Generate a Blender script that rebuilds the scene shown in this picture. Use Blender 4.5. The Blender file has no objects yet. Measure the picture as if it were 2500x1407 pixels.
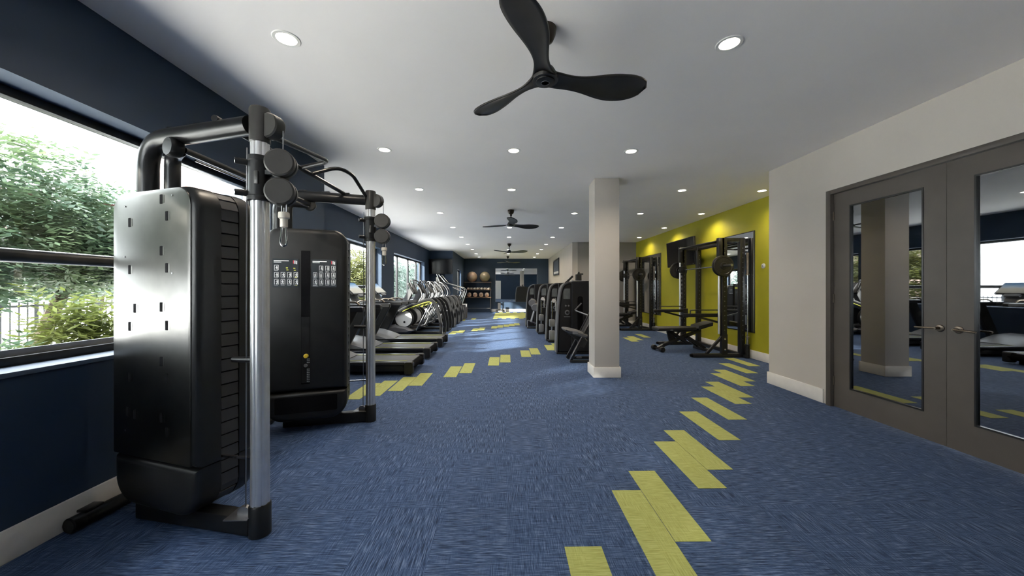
import bpy, bmesh, math, random
from math import sin, cos, pi, radians as R
from mathutils import Vector, Matrix
random.seed(7)
S = bpy.context.scene
C = S.collection

# ---------------------------------------------------------------- camera, sky, sun, exposure
cam_d = bpy.data.cameras.new('camera'); cam = bpy.data.objects.new('camera', cam_d); C.objects.link(cam)
cam_d.sensor_width = 36.0; cam_d.lens = 36.0 * 880 / 2500; cam_d.clip_start = 0.05; cam_d.clip_end = 300
cam.location = (0, 0, 1.37); cam.rotation_euler = (R(90), 0, R(-0.9)); S.camera = cam
S.view_settings.view_transform = 'Standard'; S.view_settings.look = 'None'
S.view_settings.gamma = 1.0; S.view_settings.use_curve_mapping = False
S.view_settings.exposure = 1.0
S.cycles.max_bounces = 10; S.cycles.diffuse_bounces = 8; S.cycles.glossy_bounces = 5; S.cycles.transparent_max_bounces = 24
S.cycles.use_denoising = True; S.cycles.sample_clamp_indirect = 6.0
w = bpy.data.worlds.new('sky'); S.world = w; w.use_nodes = True
w.node_tree.nodes['Background'].inputs[0].default_value = (0.92, 0.95, 1.0, 1)
w.node_tree.nodes['Background'].inputs[1].default_value = 9.0
sd = bpy.data.lights.new('sun', 'SUN'); sun = bpy.data.objects.new('sun', sd); C.objects.link(sun)
sd.energy = 18.0; sd.angle = R(2.6); sd.color = (1.0, 0.93, 0.82)
sun.rotation_euler = Vector((0.80, 0.55, -0.47)).to_track_quat('-Z', 'Y').to_euler(); sun.location = (-20, -8, 14)
DOWNLIGHT_W = 34.0

H = 3.05

# ---------------------------------------------------------------- mesh helpers
class MB:
    def __init__(s, org=(0, 0, 0)):
        s.v = []; s.f = []; s.o = Vector(org)
    def add(s, vs, fs):
        b = len(s.v); s.v += [tuple(Vector(p) - s.o) for p in vs]; s.f += [tuple(b + i for i in q) for q in fs]; return s
    def box(s, x0, x1, y0, y1, z0, z1):
        vs = [(x, y, z) for z in (z0, z1) for y in (y0, y1) for x in (x0, x1)]
        return s.add(vs, [(0, 2, 3, 1), (4, 5, 7, 6), (0, 1, 5, 4), (2, 6, 7, 3), (0, 4, 6, 2), (1, 3, 7, 5)])
    def bar(s, p, q, a, b, up=(0, 0, 1)):
        """box between two points, a = width sideways, b = height along up"""
        p = Vector(p); q = Vector(q); d = (q - p).normalized(); u = Vector(up)
        x = d.cross(u)
        if x.length < 1e-4: x = d.cross(Vector((1, 0, 0)))
        x.normalize(); y = x.cross(d).normalized()
        vs = [o + x * (a / 2 * i) + y * (b / 2 * j) for o in (p, q) for j in (-1, 1) for i in (-1, 1)]
        return s.add(vs, [(0, 2, 3, 1), (4, 5, 7, 6), (0, 1, 5, 4), (2, 6, 7, 3), (0, 4, 6, 2), (1, 3, 7, 5)])
    def tube(s, pts, r, seg=12, cap=True, flat=1.0, flute=0):
        pts = [Vector(p) for p in pts]; n = len(pts); rr = r if isinstance(r, (list, tuple)) else [r] * n
        t0 = (pts[1] - pts[0]).normalized(); x = t0.cross(Vector((0, 0, 1)))
        if x.length < 1e-3: x = t0.cross(Vector((0, 1, 0)))
        x.normalize(); vs = []; fs = []
        for i in range(n):
            t = (pts[min(i + 1, n - 1)] - pts[max(i - 1, 0)]).normalized()
            x = (x - t * x.dot(t)).normalized(); y = t.cross(x)
            for k in range(seg):
                a = 2 * pi * k / seg; m = rr[i] * (0.88 if flute and k % flute == 0 else 1)
                vs.append(pts[i] + x * (m * cos(a)) + y * (m * flat * sin(a)))
        for i in range(n - 1):
            for k in range(seg):
                k2 = (k + 1) % seg; fs.append((i * seg + k, i * seg + k2, (i + 1) * seg + k2, (i + 1) * seg + k))
        if cap: fs.append(tuple(range(seg))[::-1]); fs.append(tuple((n - 1) * seg + k for k in range(seg)))
        return s.add(vs, fs)
    def lathe(s, prof, c=(0, 0, 0), ax=(0, 0, 1), seg=24):
        ax = Vector(ax).normalized(); c = Vector(c); x = ax.cross(Vector((0, 1, 0)))
        if x.length < 1e-3: x = ax.cross(Vector((1, 0, 0)))
        x.normalize(); y = ax.cross(x); vs = []; fs = []; n = len(prof)
        for r, h in prof:
            for k in range(seg):
                a = 2 * pi * k / seg; vs.append(c + ax * h + x * (r * cos(a)) + y * (r * sin(a)))
        for i in range(n - 1):
            for k in range(seg):
                k2 = (k + 1) % seg; fs.append((i * seg + k, i * seg + k2, (i + 1) * seg + k2, (i + 1) * seg + k))
        if prof[0][0] > 1e-6: fs.append(tuple(range(seg))[::-1])
        if prof[-1][0] > 1e-6: fs.append(tuple((n - 1) * seg + k for k in range(seg)))
        return s.add(vs, fs)
    def cyl(s, p, q, r, seg=16):
        return s.tube([p, q], r, seg)
    def ball(s, c, r, seg=20, rings=12, sz=1.0):
        return s.lathe([(max(r * sin(pi * i / rings), 1e-7), -r * sz * cos(pi * i / rings)) for i in range(rings + 1)], c, (0, 0, 1), seg)
    def prism(s, poly, fn, st):
        """poly: convex-ish 2D outline; st: stations (w, inset); fn(u, w, z)"""
        vs = []; n = len(poly); fs = []
        for wv, ins in st:
            for (a, b) in offset(poly, ins): vs.append(fn(a, wv, b))
        for i in range(len(st) - 1):
            for k in range(n):
                k2 = (k + 1) % n; fs.append((i * n + k, i * n + k2, (i + 1) * n + k2, (i + 1) * n + k))
        fs.append(tuple(range(n))[::-1]); fs.append(tuple((len(st) - 1) * n + k for k in range(n)))
        return s.add(vs, fs)
    def strip(s, path, hw, th, fn):
        """band that follows a 2D path (u, z): width 2*hw along w, thickness th, mitred"""
        n = len(path); vs = []; fs = []
        for i in range(n):
            a = Vector(path[max(i - 1, 0)]); b = Vector(path[min(i + 1, n - 1)]); t = (b - a).normalized(); nn = Vector((-t.y, t.x))
            p = Vector(path[i])
            for sg, w in ((-1, -hw), (-1, hw), (1, hw), (1, -hw)):
                q = p + nn * (sg * th / 2); vs.append(fn(q.x, w, q.y))
        for i in range(n - 1):
            for k in range(4):
                k2 = (k + 1) % 4; fs.append((i * 4 + k, i * 4 + k2, i * 4 + 4 + k2, i * 4 + 4 + k))
        fs.append((3, 2, 1, 0)); b = (n - 1) * 4; fs.append((b, b + 1, b + 2, b + 3))
        return s.add(vs, fs)
    def build(s, name, m, parent=None, bevel=0.0, ang=35, label=None, segs=2):
        me = bpy.data.meshes.new(name); me.from_pydata(s.v, [], s.f)
        bm = bmesh.new(); bm.from_mesh(me)
        bmesh.ops.recalc_face_normals(bm, faces=bm.faces)
        if bevel:
            ed = [e for e in bm.edges if len(e.link_faces) == 2 and e.calc_face_angle(0) > R(30)]
            bmesh.ops.bevel(bm, geom=ed, offset=bevel, segments=segs, affect='EDGES', profile=0.5, clamp_overlap=True)
        bm.to_mesh(me); bm.free()
        me.shade_smooth(); me.set_sharp_from_angle(angle=R(ang))
        me.materials.append(M[m])
        o = bpy.data.objects.new(name, me); C.objects.link(o)
        if parent is not None: o.parent = parent
        if label: o['label'] = label
        return o

def offset(poly, d):
    if abs(d) < 1e-9: return poly
    n = len(poly); area = sum(poly[i][0] * poly[(i + 1) % n][1] - poly[(i + 1) % n][0] * poly[i][1] for i in range(n))
    sg = 1 if area > 0 else -1; out = []
    for i in range(n):
        p = Vector(poly[i - 1]); q = Vector(poly[i]); r = Vector(poly[(i + 1) % n])
        e1 = (q - p).normalized(); e2 = (r - q).normalized()
        n1 = Vector((-e1.y, e1.x)) * sg; n2 = Vector((-e2.y, e2.x)) * sg
        b = n1 + n2; b = b / max(b.length_squared / 2, 0.3); out.append(tuple(q + b * d))
    return out

def rrect(x0, x1, z0, z1, r, k=6):
    """rounded rectangle; r = (bl, br, tr, tl)"""
    if not isinstance(r, (list, tuple)): r = (r,) * 4
    cs = [(x0, z0, 1, 1, 180), (x1, z0, -1, 1, 270), (x1, z1, -1, -1, 0), (x0, z1, 1, -1, 90)]; out = []
    for (x, z, sx, sz, a0), rr in zip(cs, r):
        if rr < 1e-6: out.append((x, z)); continue
        for i in range(k + 1):
            a = R(a0 + 90 * i / k); out.append((x + sx * rr + rr * cos(a), z + sz * rr + rr * sin(a)))
    return out

def arc(p, q, r, n=6, a=None):
    pass

def smooth_path(pts, rad, n=5):
    """round the corners of a polyline"""
    pts = [Vector(p) for p in pts]; out = [pts[0]]
    for i in range(1, len(pts) - 1):
        a, b, c = pts[i - 1], pts[i], pts[i + 1]
        d = min(rad, (a - b).length * 0.45, (c - b).length * 0.45)
        p = b + (a - b).normalized() * d; q = b + (c - b).normalized() * d
        for k in range(n + 1):
            t = k / n; out.append(p * (1 - t) ** 2 + b * (2 * t * (1 - t)) + q * t * t)
    return out + [pts[-1]]

def catmull(pts, n=6):
    P = [Vector(p) for p in pts]; P = [P[0] * 2 - P[1]] + P + [P[-1] * 2 - P[-2]]; out = []
    for i in range(1, len(P) - 2):
        for k in range(n):
            t = k / n; a, b, c, d = P[i - 1:i + 3]
            out.append(0.5 * ((2 * b) + (c - a) * t + (2 * a - 5 * b + 4 * c - d) * t * t + (3 * b - a - 3 * c + d) * t ** 3))
    return out + [P[-2]]

def thing(name, label, cat, loc=(0, 0, 0), rz=0, group=None):
    o = bpy.data.objects.new(name, None); C.objects.link(o); o.location = loc; o.rotation_euler = (0, 0, rz)
    o.empty_display_size = 0.1; o['label'] = label; o['category'] = cat
    if group: o['group'] = group
    return o
def tag(o, label, cat, group=None):
    o['label'] = label; o['category'] = cat
    if group: o['group'] = group
    return o
def struct(name, mb, m, label, cat, bevel=0):
    o = mb.build(name, m, None, bevel); o['kind'] = 'structure'; o['label'] = label; o['category'] = cat; return o
def sroot(name, label, cat, loc=(0, 0, 0)):
    o = thing(name, label, cat, loc); o['kind'] = 'structure'; return o
def dup(root, loc, rz, label=None, group=None):
    r = root.copy(); C.objects.link(r); r.location = loc; r.rotation_euler = (0, 0, rz)
    if label: r['label'] = label
    if group: r['group'] = group
    for ch in list(root.children):
        c = ch.copy(); C.objects.link(c); c.parent = r
        for g in list(ch.children):
            d = g.copy(); C.objects.link(d); d.parent = c
    return r

# ---------------------------------------------------------------- materials (all procedural)
M = {}
def nodes(name):
    m = bpy.data.materials.new(name); m.use_nodes = True; M[name] = m
    nt = m.node_tree; return m, nt, nt.nodes['Principled BSDF']
def mat(name, col, rough=0.5, metal=0.0, var=0.12, scale=14.0, bump=0.0, spec=0.5, coat=0.0):
    m, nt, b = nodes(name)
    tc = nt.nodes.new('ShaderNodeTexCoord'); nz = nt.nodes.new('ShaderNodeTexNoise')
    nz.inputs['Scale'].default_value = scale; nz.inputs['Detail'].default_value = 4
    nt.links.new(tc.outputs['Object'], nz.inputs['Vector'])
    cr = nt.nodes.new('ShaderNodeValToRGB')
    cr.color_ramp.elements[0].position = 0.3; cr.color_ramp.elements[1].position = 0.7
    cr.color_ramp.elements[0].color = tuple(c * (1 - var) for c in col) + (1,)
    cr.color_ramp.elements[1].color = tuple(min(c * (1 + var), 1) for c in col) + (1,)
    nt.links.new(nz.outputs['Fac'], cr.inputs['Fac']); nt.links.new(cr.outputs['Color'], b.inputs['Base Color'])
    b.inputs['Roughness'].default_value = rough; b.inputs['Metallic'].default_value = metal
    b.inputs['Specular IOR Level'].default_value = spec
    if coat: b.inputs['Coat Weight'].default_value = coat; b.inputs['Coat Roughness'].default_value = 0.1
    if bump:
        bp = nt.nodes.new('ShaderNodeBump'); bp.inputs['Strength'].default_value = bump; bp.inputs['Distance'].default_value = 0.004
        nt.links.new(nz.outputs['Fac'], bp.inputs['Height']); nt.links.new(bp.outputs['Normal'], b.inputs['Normal'])
    return m
def emis(name, col, strength):
    m, nt, b = nodes(name); b.inputs['Base Color'].default_value = (0.8, 0.8, 0.8, 1)
    b.inputs['Emission Color'].default_value = tuple(col) + (1,); b.inputs['Emission Strength'].default_value = strength
    return m

mat('navy', (0.016, 0.036, 0.072), 0.62, var=0.05, scale=3)
mat('greige', (0.50, 0.465, 0.425), 0.8, var=0.025, scale=2)
mat('grey_wall', (0.30, 0.28, 0.26), 0.8, var=0.03, scale=2)
mat('ring_white', (0.88, 0.86, 0.82), 0.4, var=0.02)
mat('handle_grey', (0.13, 0.13, 0.137), 0.45, 0.4, var=0.1)
mat('ceiling_paint', (0.94, 0.90, 0.885), 0.9, var=0.012, scale=2)
mat('lime_wall', (0.36, 0.335, 0.014), 0.55, var=0.05, scale=2.5)
mat('rail_metal', (0.085, 0.083, 0.08), 0.3, 0.8, var=0.1)
mat('base_white', (0.72, 0.69, 0.65), 0.5, var=0.03)
mat('reveal', (0.085, 0.12, 0.18), 0.5, var=0.03)
mat('frame_dark', (0.028, 0.029, 0.032), 0.4, 0.3, var=0.1)
mat('frame_alu', (0.30, 0.31, 0.33), 0.4, 0.6, var=0.05)
mat('door_taupe', (0.080, 0.068, 0.058), 0.45, var=0.09, scale=4)
mat('bronze', (0.20, 0.165, 0.13), 0.33, 0.9, var=0.1)
mat('black_plastic', (0.010, 0.010, 0.0105), 0.42, var=0.15, spec=0.4)
mat('black_satin', (0.012, 0.012, 0.013), 0.30, var=0.1)
mat('black_matte', (0.005, 0.005, 0.006), 0.85, var=0.1, spec=0.05)
mat('dark_slat', (0.030, 0.030, 0.032), 0.38, var=0.12)
mat('taupe_plastic', (0.034, 0.032, 0.029), 0.42, var=0.1)
mat('tube_black', (0.022, 0.022, 0.023), 0.28, 0.35, var=0.1)
mat('panel_metal', (0.105, 0.102, 0.097), 0.30, 1.0, var=0.16, scale=5, bump=0.02)
mat('chrome', (0.48, 0.48, 0.49), 0.2, 1.0, var=0.04)
mat('alu_post', (0.74, 0.74, 0.75), 0.34, 0.85, var=0.05)
mat('steel', (0.24, 0.24, 0.25), 0.36, 0.9, var=0.08)
mat('silver_plastic', (0.20, 0.205, 0.215), 0.42, 0.2, var=0.06)
mat('white_plastic', (0.55, 0.54, 0.53), 0.4, var=0.04)
mat('grey_pad', (0.11, 0.11, 0.115), 0.6, var=0.15, bump=0.2, scale=60)
mat('belt', (0.055, 0.056, 0.062), 0.5, var=0.2, scale=120, bump=0.15)
mat('upholstery', (0.010, 0.010, 0.011), 0.6, var=0.15, scale=80, bump=0.2)
mat('iron', (0.022, 0.021, 0.020), 0.45, 0.4, var=0.2, scale=30, bump=0.15)
mat('lime_accent', (0.42, 0.44, 0.06), 0.45, var=0.05)
mat('amber', (0.62, 0.44, 0.03), 0.4, var=0.05)
mat('red_print', (0.55, 0.05, 0.08), 0.5)
mat('white_print', (0.66, 0.68, 0.70), 0.5)
mat('placard', (0.030, 0.034, 0.040), 0.22, var=0.08)
mat('placard_pale', (0.13, 0.145, 0.15), 0.25, var=0.1)
mat('wood', (0.36, 0.17, 0.075), 0.5, var=0.2, scale=25)
mat('ball_bronze', (0.38, 0.28, 0.21), 0.28, 0.25, var=0.05)
mat('ball_olive', (0.27, 0.235, 0.165), 0.25, 0.25, var=0.05)
mat('medball', (0.62, 0.48, 0.38), 0.5, var=0.1)
mat('medball_dark', (0.28, 0.14, 0.09), 0.5, var=0.1)
mat('kettle', (0.60, 0.55, 0.48), 0.4, 0.2, var=0.15)
mat('screen_off', (0.004, 0.004, 0.005), 0.12, var=0.1, spec=0.25)
mat('fan_wood', (0.017, 0.015, 0.014), 0.36, var=0.35, scale=9)
mat('fan_bronze', (0.035, 0.026, 0.019), 0.3, 0.7, var=0.1)
mat('bark', (0.06, 0.042, 0.03), 0.9, var=0.35, scale=18, bump=0.6)
mat('paving', (0.86, 0.84, 0.81), 0.9, var=0.12, scale=1.2)
mat('fence_iron', (0.03, 0.032, 0.035), 0.5, 0.3)
mat('building_tan', (0.16, 0.11, 0.09), 0.9, var=0.04)
mat('building_blue', (0.09, 0.12, 0.145), 0.8, var=0.04)
mat('building_glass', (0.22, 0.30, 0.36), 0.1, 0.3)
mat('photo_print', (0.05, 0.065, 0.10), 0.4, var=0.8, scale=9)
emis('lens_glow', (1.0, 0.90, 0.74), 9.0)

def carpet(name, dark, mid, light, plank):
    m, nt, b = nodes(name); N = nt.nodes.new; L = nt.links.new
    geo = N('ShaderNodeNewGeometry'); sep = N('ShaderNodeSeparateXYZ'); L(geo.outputs['Position'], sep.inputs[0])
    def stretch(sx, sy, seed):
        mp = N('ShaderNodeMapping'); mp.inputs['Scale'].default_value = (sx, sy, 1); mp.inputs['Location'].default_value = (seed, seed * 1.7, 0)
        L(geo.outputs['Position'], mp.inputs['Vector']); nz = N('ShaderNodeTexNoise')
        nz.inputs['Scale'].default_value = 1.0; nz.inputs['Detail'].default_value = 3.0; nz.inputs['Roughness'].default_value = 0.65
        L(mp.outputs[0], nz.inputs['Vector']); return nz.outputs['Fac']
    a = stretch(190, 9, 3.1); c = stretch(10, 170, 8.7)
    # which way the loops run changes from plank to plank
    def cell(src, size):
        d = N('ShaderNodeMath'); d.operation = 'DIVIDE'; d.inputs[1].default_value = size; L(src, d.inputs[0])
        fl = N('ShaderNodeMath'); fl.operation = 'FLOOR'; L(d.outputs[0], fl.inputs[0]); return fl.outputs[0]
    cx = cell(sep.outputs['X'], plank[0]); cy = cell(sep.outputs['Y'], plank[1])
    cb = N('ShaderNodeCombineXYZ'); L(cx, cb.inputs[0]); L(cy, cb.inputs[1])
    wn = N('ShaderNodeTexWhiteNoise'); wn.noise_dimensions = '2D'; L(cb.outputs[0], wn.inputs['Vector'])
    big = N('ShaderNodeTexNoise'); big.inputs['Scale'].default_value = 5.0; L(geo.outputs['Position'], big.inputs['Vector'])
    ad = N('ShaderNodeMath'); ad.operation = 'MULTIPLY_ADD'; L(wn.outputs['Value'], ad.inputs[0]); ad.inputs[1].default_value = 0.5; L(big.outputs['Fac'], ad.inputs[2])
    rp = N('ShaderNodeMapRange'); rp.inputs['From Min'].default_value = 0.55; rp.inputs['From Max'].default_value = 0.95; L(ad.outputs[0], rp.inputs['Value'])
    mx = N('ShaderNodeMix'); L(rp.outputs[0], mx.inputs[0]); L(a, mx.inputs[2]); L(c, mx.inputs[3])
    cr = N('ShaderNodeValToRGB'); e = cr.color_ramp.elements
    e[0].position = 0.38; e[0].color = tuple(dark) + (1,); e[1].position = 0.66; e[1].color = tuple(light) + (1,)
    k = e.new(0.50); k.color = tuple(mid) + (1,)
    L(mx.outputs[0], cr.inputs['Fac']); L(cr.outputs['Color'], b.inputs['Base Color'])
    b.inputs['Roughness'].default_value = 0.85; b.inputs['Specular IOR Level'].default_value = 0.3
    bp = N('ShaderNodeBump'); bp.inputs['Strength'].default_value = 0.5; bp.inputs['Distance'].default_value = 0.004
    L(mx.outputs[0], bp.inputs['Height']); L(bp.outputs['Normal'], b.inputs['Normal'])
carpet('carpet_blue', (0.008, 0.020, 0.052), (0.029, 0.059, 0.134), (0.125, 0.170, 0.275), (0.394, 0.75))
carpet('carpet_lime', (0.26, 0.275, 0.070), (0.33, 0.345, 0.105), (0.41, 0.42, 0.16), (0.2, 0.75))

def mirror(name, col, rough=0.0):
    m, nt, b = nodes(name); b.inputs['Base Color'].default_value = tuple(col) + (1,)
    b.inputs['Metallic'].default_value = 1.0; b.inputs['Roughness'].default_value = rough
mirror('mirror', (0.86, 0.88, 0.88)); mirror('door_glass', (0.30, 0.31, 0.32), 0.015)

def glass(name):
    m, nt, b = nodes(name); out = nt.nodes['Material Output']
    tr = nt.nodes.new('ShaderNodeBsdfTransparent'); tr.inputs[0].default_value = (0.95, 0.975, 0.97, 1)
    gl = nt.nodes.new('ShaderNodeBsdfGlossy'); gl.inputs['Roughness'].default_value = 0.02
    fr = nt.nodes.new('ShaderNodeFresnel'); fr.inputs[0].default_value = 1.4
    mx = nt.nodes.new('ShaderNodeMixShader')
    ge = nt.nodes.new('ShaderNodeNewGeometry'); inv = nt.nodes.new('ShaderNodeMath'); inv.operation = 'SUBTRACT'; inv.inputs[0].default_value = 1.0
    mu = nt.nodes.new('ShaderNodeMath'); mu.operation = 'MULTIPLY'
    nt.links.new(ge.outputs['Backfacing'], inv.inputs[1]); nt.links.new(inv.outputs[0], mu.inputs[0]); nt.links.new(fr.outputs[0], mu.inputs[1])
    nt.links.new(mu.outputs[0], mx.inputs[0]); nt.links.new(tr.outputs[0], mx.inputs[1]); nt.links.new(gl.outputs[0], mx.inputs[2])
    nt.links.new(mx.outputs[0], out.inputs[0]); nt.nodes.remove(b)
glass('window_glass')

def leafmat(name, c1, c2):
    m, nt, b = nodes(name); out = nt.nodes['Material Output']
    oi = nt.nodes.new('ShaderNodeNewGeometry'); nz = nt.nodes.new('ShaderNodeTexNoise'); nz.inputs['Scale'].default_value = 1.6
    nt.links.new(oi.outputs['Position'], nz.inputs['Vector'])
    cr = nt.nodes.new('ShaderNodeValToRGB'); cr.color_ramp.elements[0].position = 0.35; cr.color_ramp.elements[1].position = 0.65
    cr.color_ramp.elements[0].color = tuple(c1) + (1,); cr.color_ramp.elements[1].color = tuple(c2) + (1,)
    nt.links.new(nz.outputs['Fac'], cr.inputs[0])
    nt.links.new(cr.outputs[0], b.inputs['Base Color']); b.inputs['Roughness'].default_value = 0.5
    tl = nt.nodes.new('ShaderNodeBsdfTranslucent'); nt.links.new(cr.outputs[0], tl.inputs[0])
    mx = nt.nodes.new('ShaderNodeMixShader'); mx.inputs[0].default_value = 0.45
    nt.links.new(b.outputs[0], mx.inputs[1]); nt.links.new(tl.outputs[0], mx.inputs[2]); nt.links.new(mx.outputs[0], out.inputs[0])
leafmat('leaf_green', (0.045, 0.078, 0.048), (0.105, 0.145, 0.070))
leafmat('leaf_pale', (0.09, 0.13, 0.11), (0.17, 0.21, 0.18))
leafmat('leaf_lime', (0.085, 0.115, 0.022), (0.17, 0.19, 0.045))
leafmat('leaf_yellow', (0.055, 0.065, 0.015), (0.10, 0.10, 0.03))
mat('blossom', (0.25, 0.07, 0.08), 0.6)

def screen_mat(name):
    m, nt, b = nodes(name); N = nt.nodes.new; L = nt.links.new
    tc = N('ShaderNodeTexCoord'); sp = N('ShaderNodeSeparateXYZ'); L(tc.outputs['Generated'], sp.inputs[0])
    cr = N('ShaderNodeValToRGB'); e = cr.color_ramp.elements
    e[0].position = 0.0; e[0].color = (0.62, 0.60, 0.50, 1); e[1].position = 1.0; e[1].color = (0.10, 0.26, 0.50, 1)
    k = e.new(0.40); k.color = (0.80, 0.76, 0.62, 1); k = e.new(0.58); k.color = (0.78, 0.88, 0.95, 1); k = e.new(0.85); k.color = (0.30, 0.52, 0.78, 1)
    nz = N('ShaderNodeTexNoise'); nz.inputs['Scale'].default_value = 5; L(tc.outputs['Generated'], nz.inputs['Vector'])
    ma = N('ShaderNodeMath'); ma.operation = 'MULTIPLY_ADD'; ma.inputs[1].default_value = 0.35; L(nz.outputs['Fac'], ma.inputs[0])
    sb = N('ShaderNodeMath'); sb.operation = 'SUBTRACT'; L(sp.outputs['Z'], sb.inputs[0]); sb.inputs[1].default_value = 0.17
    L(sb.outputs[0], ma.inputs[2]); L(ma.outputs[0], cr.inputs[0])
    b.inputs['Base Color'].default_value = (0.02, 0.02, 0.02, 1); b.inputs['Roughness'].default_value = 0.15
    L(cr.outputs[0], b.inputs['Emission Color']); b.inputs['Emission Strength'].default_value = 0.4
screen_mat('display_on')

# ================================================================ the setting
floor = struct('floor', MB().box(-3.8, 5.1, -3.4, 21.0, -0.12, 0.0), 'carpet_blue', 'blue woven plank carpet running through the gym', 'floor')
def plank(x, y, w=0.196, l=0.75):
    key = (round(w, 3), round(l, 3))
    if key not in plank.me:
        o = MB().box(-w / 2, w / 2, -l / 2, l / 2, -0.002, 0.0025).build('carpet_plank', 'carpet_lime', floor); plank.me[key] = o.data
    else:
        o = bpy.data.objects.new('carpet_plank', plank.me[key]); C.objects.link(o); o.parent = floor
    o.location = (x, y, 0)
plank.me = {}
# winding line on the right (x centre, y start)
for x, y in [(0.405, 1.15), (0.81, 1.675), (1.01, 1.93), (1.41, 2.44), (1.61, 2.69), (2.01, 3.21), (2.405, 3.71), (2.80, 4.21), (2.996, 4.46),
             (3.37, 4.98), (3.56, 5.23), (3.95, 5.73), (4.35, 6.24),
             (-1.90, 4.46), (-1.70, 4.60), (-1.48, 4.81), (-1.28, 5.07), (-0.87, 5.55), (-0.66, 5.81), (-0.23, 6.37), (-0.02, 6.63), (0.40, 7.14), (0.61, 7.42),
             (1.00, 7.90), (1.20, 8.15), (1.60, 8.66),
             (-1.62, 10.72), (-1.42, 10.97), (-1.02, 11.45), (-0.82, 11.70), (-0.42, 12.2), (-0.22, 12.45), (0.0, 12.72), (0.2, 12.98), (0.4, 13.22), (-1.85, 15.0), (-1.45, 15.6),
             (3.30, 9.15), (3.50, 9.40), (3.9, 9.9)]:
    plank(x, y + 0.375)
for i in range(13):
    for j in range(5):
        plank(-0.50 + 0.197 * i, 16.55 + 0.75 * j + (0.375 if i % 2 else 0) - 0.1)

struct('ceiling', MB().box(-3.8, 5.1, -3.4, 21.0, H, H + 0.15), 'ceiling_paint', 'flat pale grey painted ceiling', 'ceiling')

def wall_y(mb, x0, x1, y0, y1, holes, z0=0.0, z1=H):
    """wall running along Y between x0 and x1 with holes (ya, yb, za, zb)"""
    y = y0
    for ya, yb, za, zb in sorted(holes):
        if ya > y: mb.box(x0, x1, y, ya, z0, z1)
        if za > z0: mb.box(x0, x1, ya, yb, z0, za)
        if zb < z1: mb.box(x0, x1, ya, yb, zb, z1)
        y = yb
    if y < y1: mb.box(x0, x1, y, y1, z0, z1)
    return mb
SILL, HEAD = 0.94, 2.46
W1 = (-2.4, 3.86); W2 = (5.55, 10.05); W3 = (11.15, 15.3); W4 = (17.9, 19.3)  # near window carried on behind the viewer to let in more daylight
struct('wall_left', wall_y(MB(), -2.80, -2.5, -3.4, 4.99, [(W1[0], W1[1], SILL, HEAD)]), 'navy', 'near navy wall around the large window beside the cable machine', 'wall')
struct('wall_left_return', MB().box(-3.76, -2.80, 4.79, 4.99, 0, H), 'navy', 'short navy return wall behind the first treadmill', 'wall')
struct('wall_left_far', wall_y(MB(), -3.76, -3.46, 4.99, 16.3, [(W2[0], W2[1], SILL, HEAD), (W3[0], W3[1], SILL, HEAD)]), 'navy', 'long navy window wall behind the treadmills', 'wall')
struct('wall_left_alcove', MB().box(-3.76, -2.65, 16.3, 16.5, 0, H), 'navy', 'navy wall piece that carries the television facing the room', 'wall')
struct('wall_left_rear', wall_y(MB(), -2.65, -2.42, 16.3, 20.7, [(W4[0], W4[1], 1.0, 2.30)]), 'navy', 'navy side wall with a narrow window near the ball shelf', 'wall')
struct('wall_back', MB().box(-2.65, 2.62, 20.7, 20.9, 0, H), 'navy', 'navy end wall with mirror and ball shelf', 'wall')
struct('wall_right_rear', MB().box(2.42, 2.62, 13.2, 20.7, 0, H), 'greige', 'pale side wall with the framed picture', 'wall')
struct('wall_right_partition', MB().box(2.62, 5.0, 13.2, 13.4, 0, H), 'grey_wall', 'grey wall facing the room behind the far rack', 'wall')
struct('wall_right_lime', MB().box(4.78, 5.0, 5.13, 13.2, 0, H), 'lime_wall', 'lime green accent wall behind the racks', 'wall')
struct('wall_right_return', MB().box(3.98, 4.78, 4.93, 5.13, 0, H), 'greige', 'short return wall hidden behind the near right wall', 'wall')
D0, D1, DT = 1.85, 4.17, 2.50
struct('wall_right', wall_y(MB(), 3.78, 3.98, -3.4, 5.13, [(D0, D1, 0.0, DT)]), 'greige', 'pale greige wall around the dark double door', 'wall')
struct('wall_rear', MB().box(-2.8, 3.98, -3.4, -3.2, 0, H), 'navy', 'navy wall behind the viewer', 'wall')

# column
struct('pillar', MB().box(1.35, 1.73, 5.49, 5.87, 0, H), 'greige', 'square pale column standing free in the room', 'column', 0.004)
bb = MB(); t = 0.02
bb.box(1.35 - t, 1.73 + t, 5.49 - t, 5.49, 0.001, 0.16).box(1.35 - t, 1.73 + t, 5.87, 5.87 + t, 0.001, 0.16).box(1.35 - t, 1.35, 5.49, 5.87, 0.001, 0.16).box(1.73, 1.73 + t, 5.49, 5.87, 0.001, 0.16)
struct('baseboard_pillar', bb, 'base_white', 'white skirting around the foot of the column', 'baseboard', 0.003)
for nm, b, lab in [('left', (-2.5, -2.482, -3.2, 4.99), 'pale skirting under the near window'),
              ('left_far', (-3.46, -3.442, 5.0, 16.3), 'white skirting behind the treadmills'),
              ('back', (-0.85, 2.40, 20.68, 20.70), 'white skirting under the end wall mirror'),
              ('right', (3.762, 3.78, D1 + 0.06, 5.13), 'white skirting between the double door and the corner'),
              ('right_near', (3.762, 3.78, -3.2, D0 - 0.06), 'white skirting before the double door'),
              ('lime', (4.762, 4.78, 5.14, 13.2), 'white skirting along the lime green wall'),
              ('right_rear', (2.402, 2.42, 13.2, 20.66), 'white skirting under the framed picture'),
              ('partition', (2.42, 4.76, 13.18, 13.2), 'white skirting behind the far rack'),
              ('corner', (3.762, 3.98, 5.13, 5.148), 'white skirting around the near wall corner')]:
    struct('baseboard_' + nm, MB().box(*b, 0.001, 0.165), 'base_white', lab, 'baseboard', 0.003)

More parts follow.
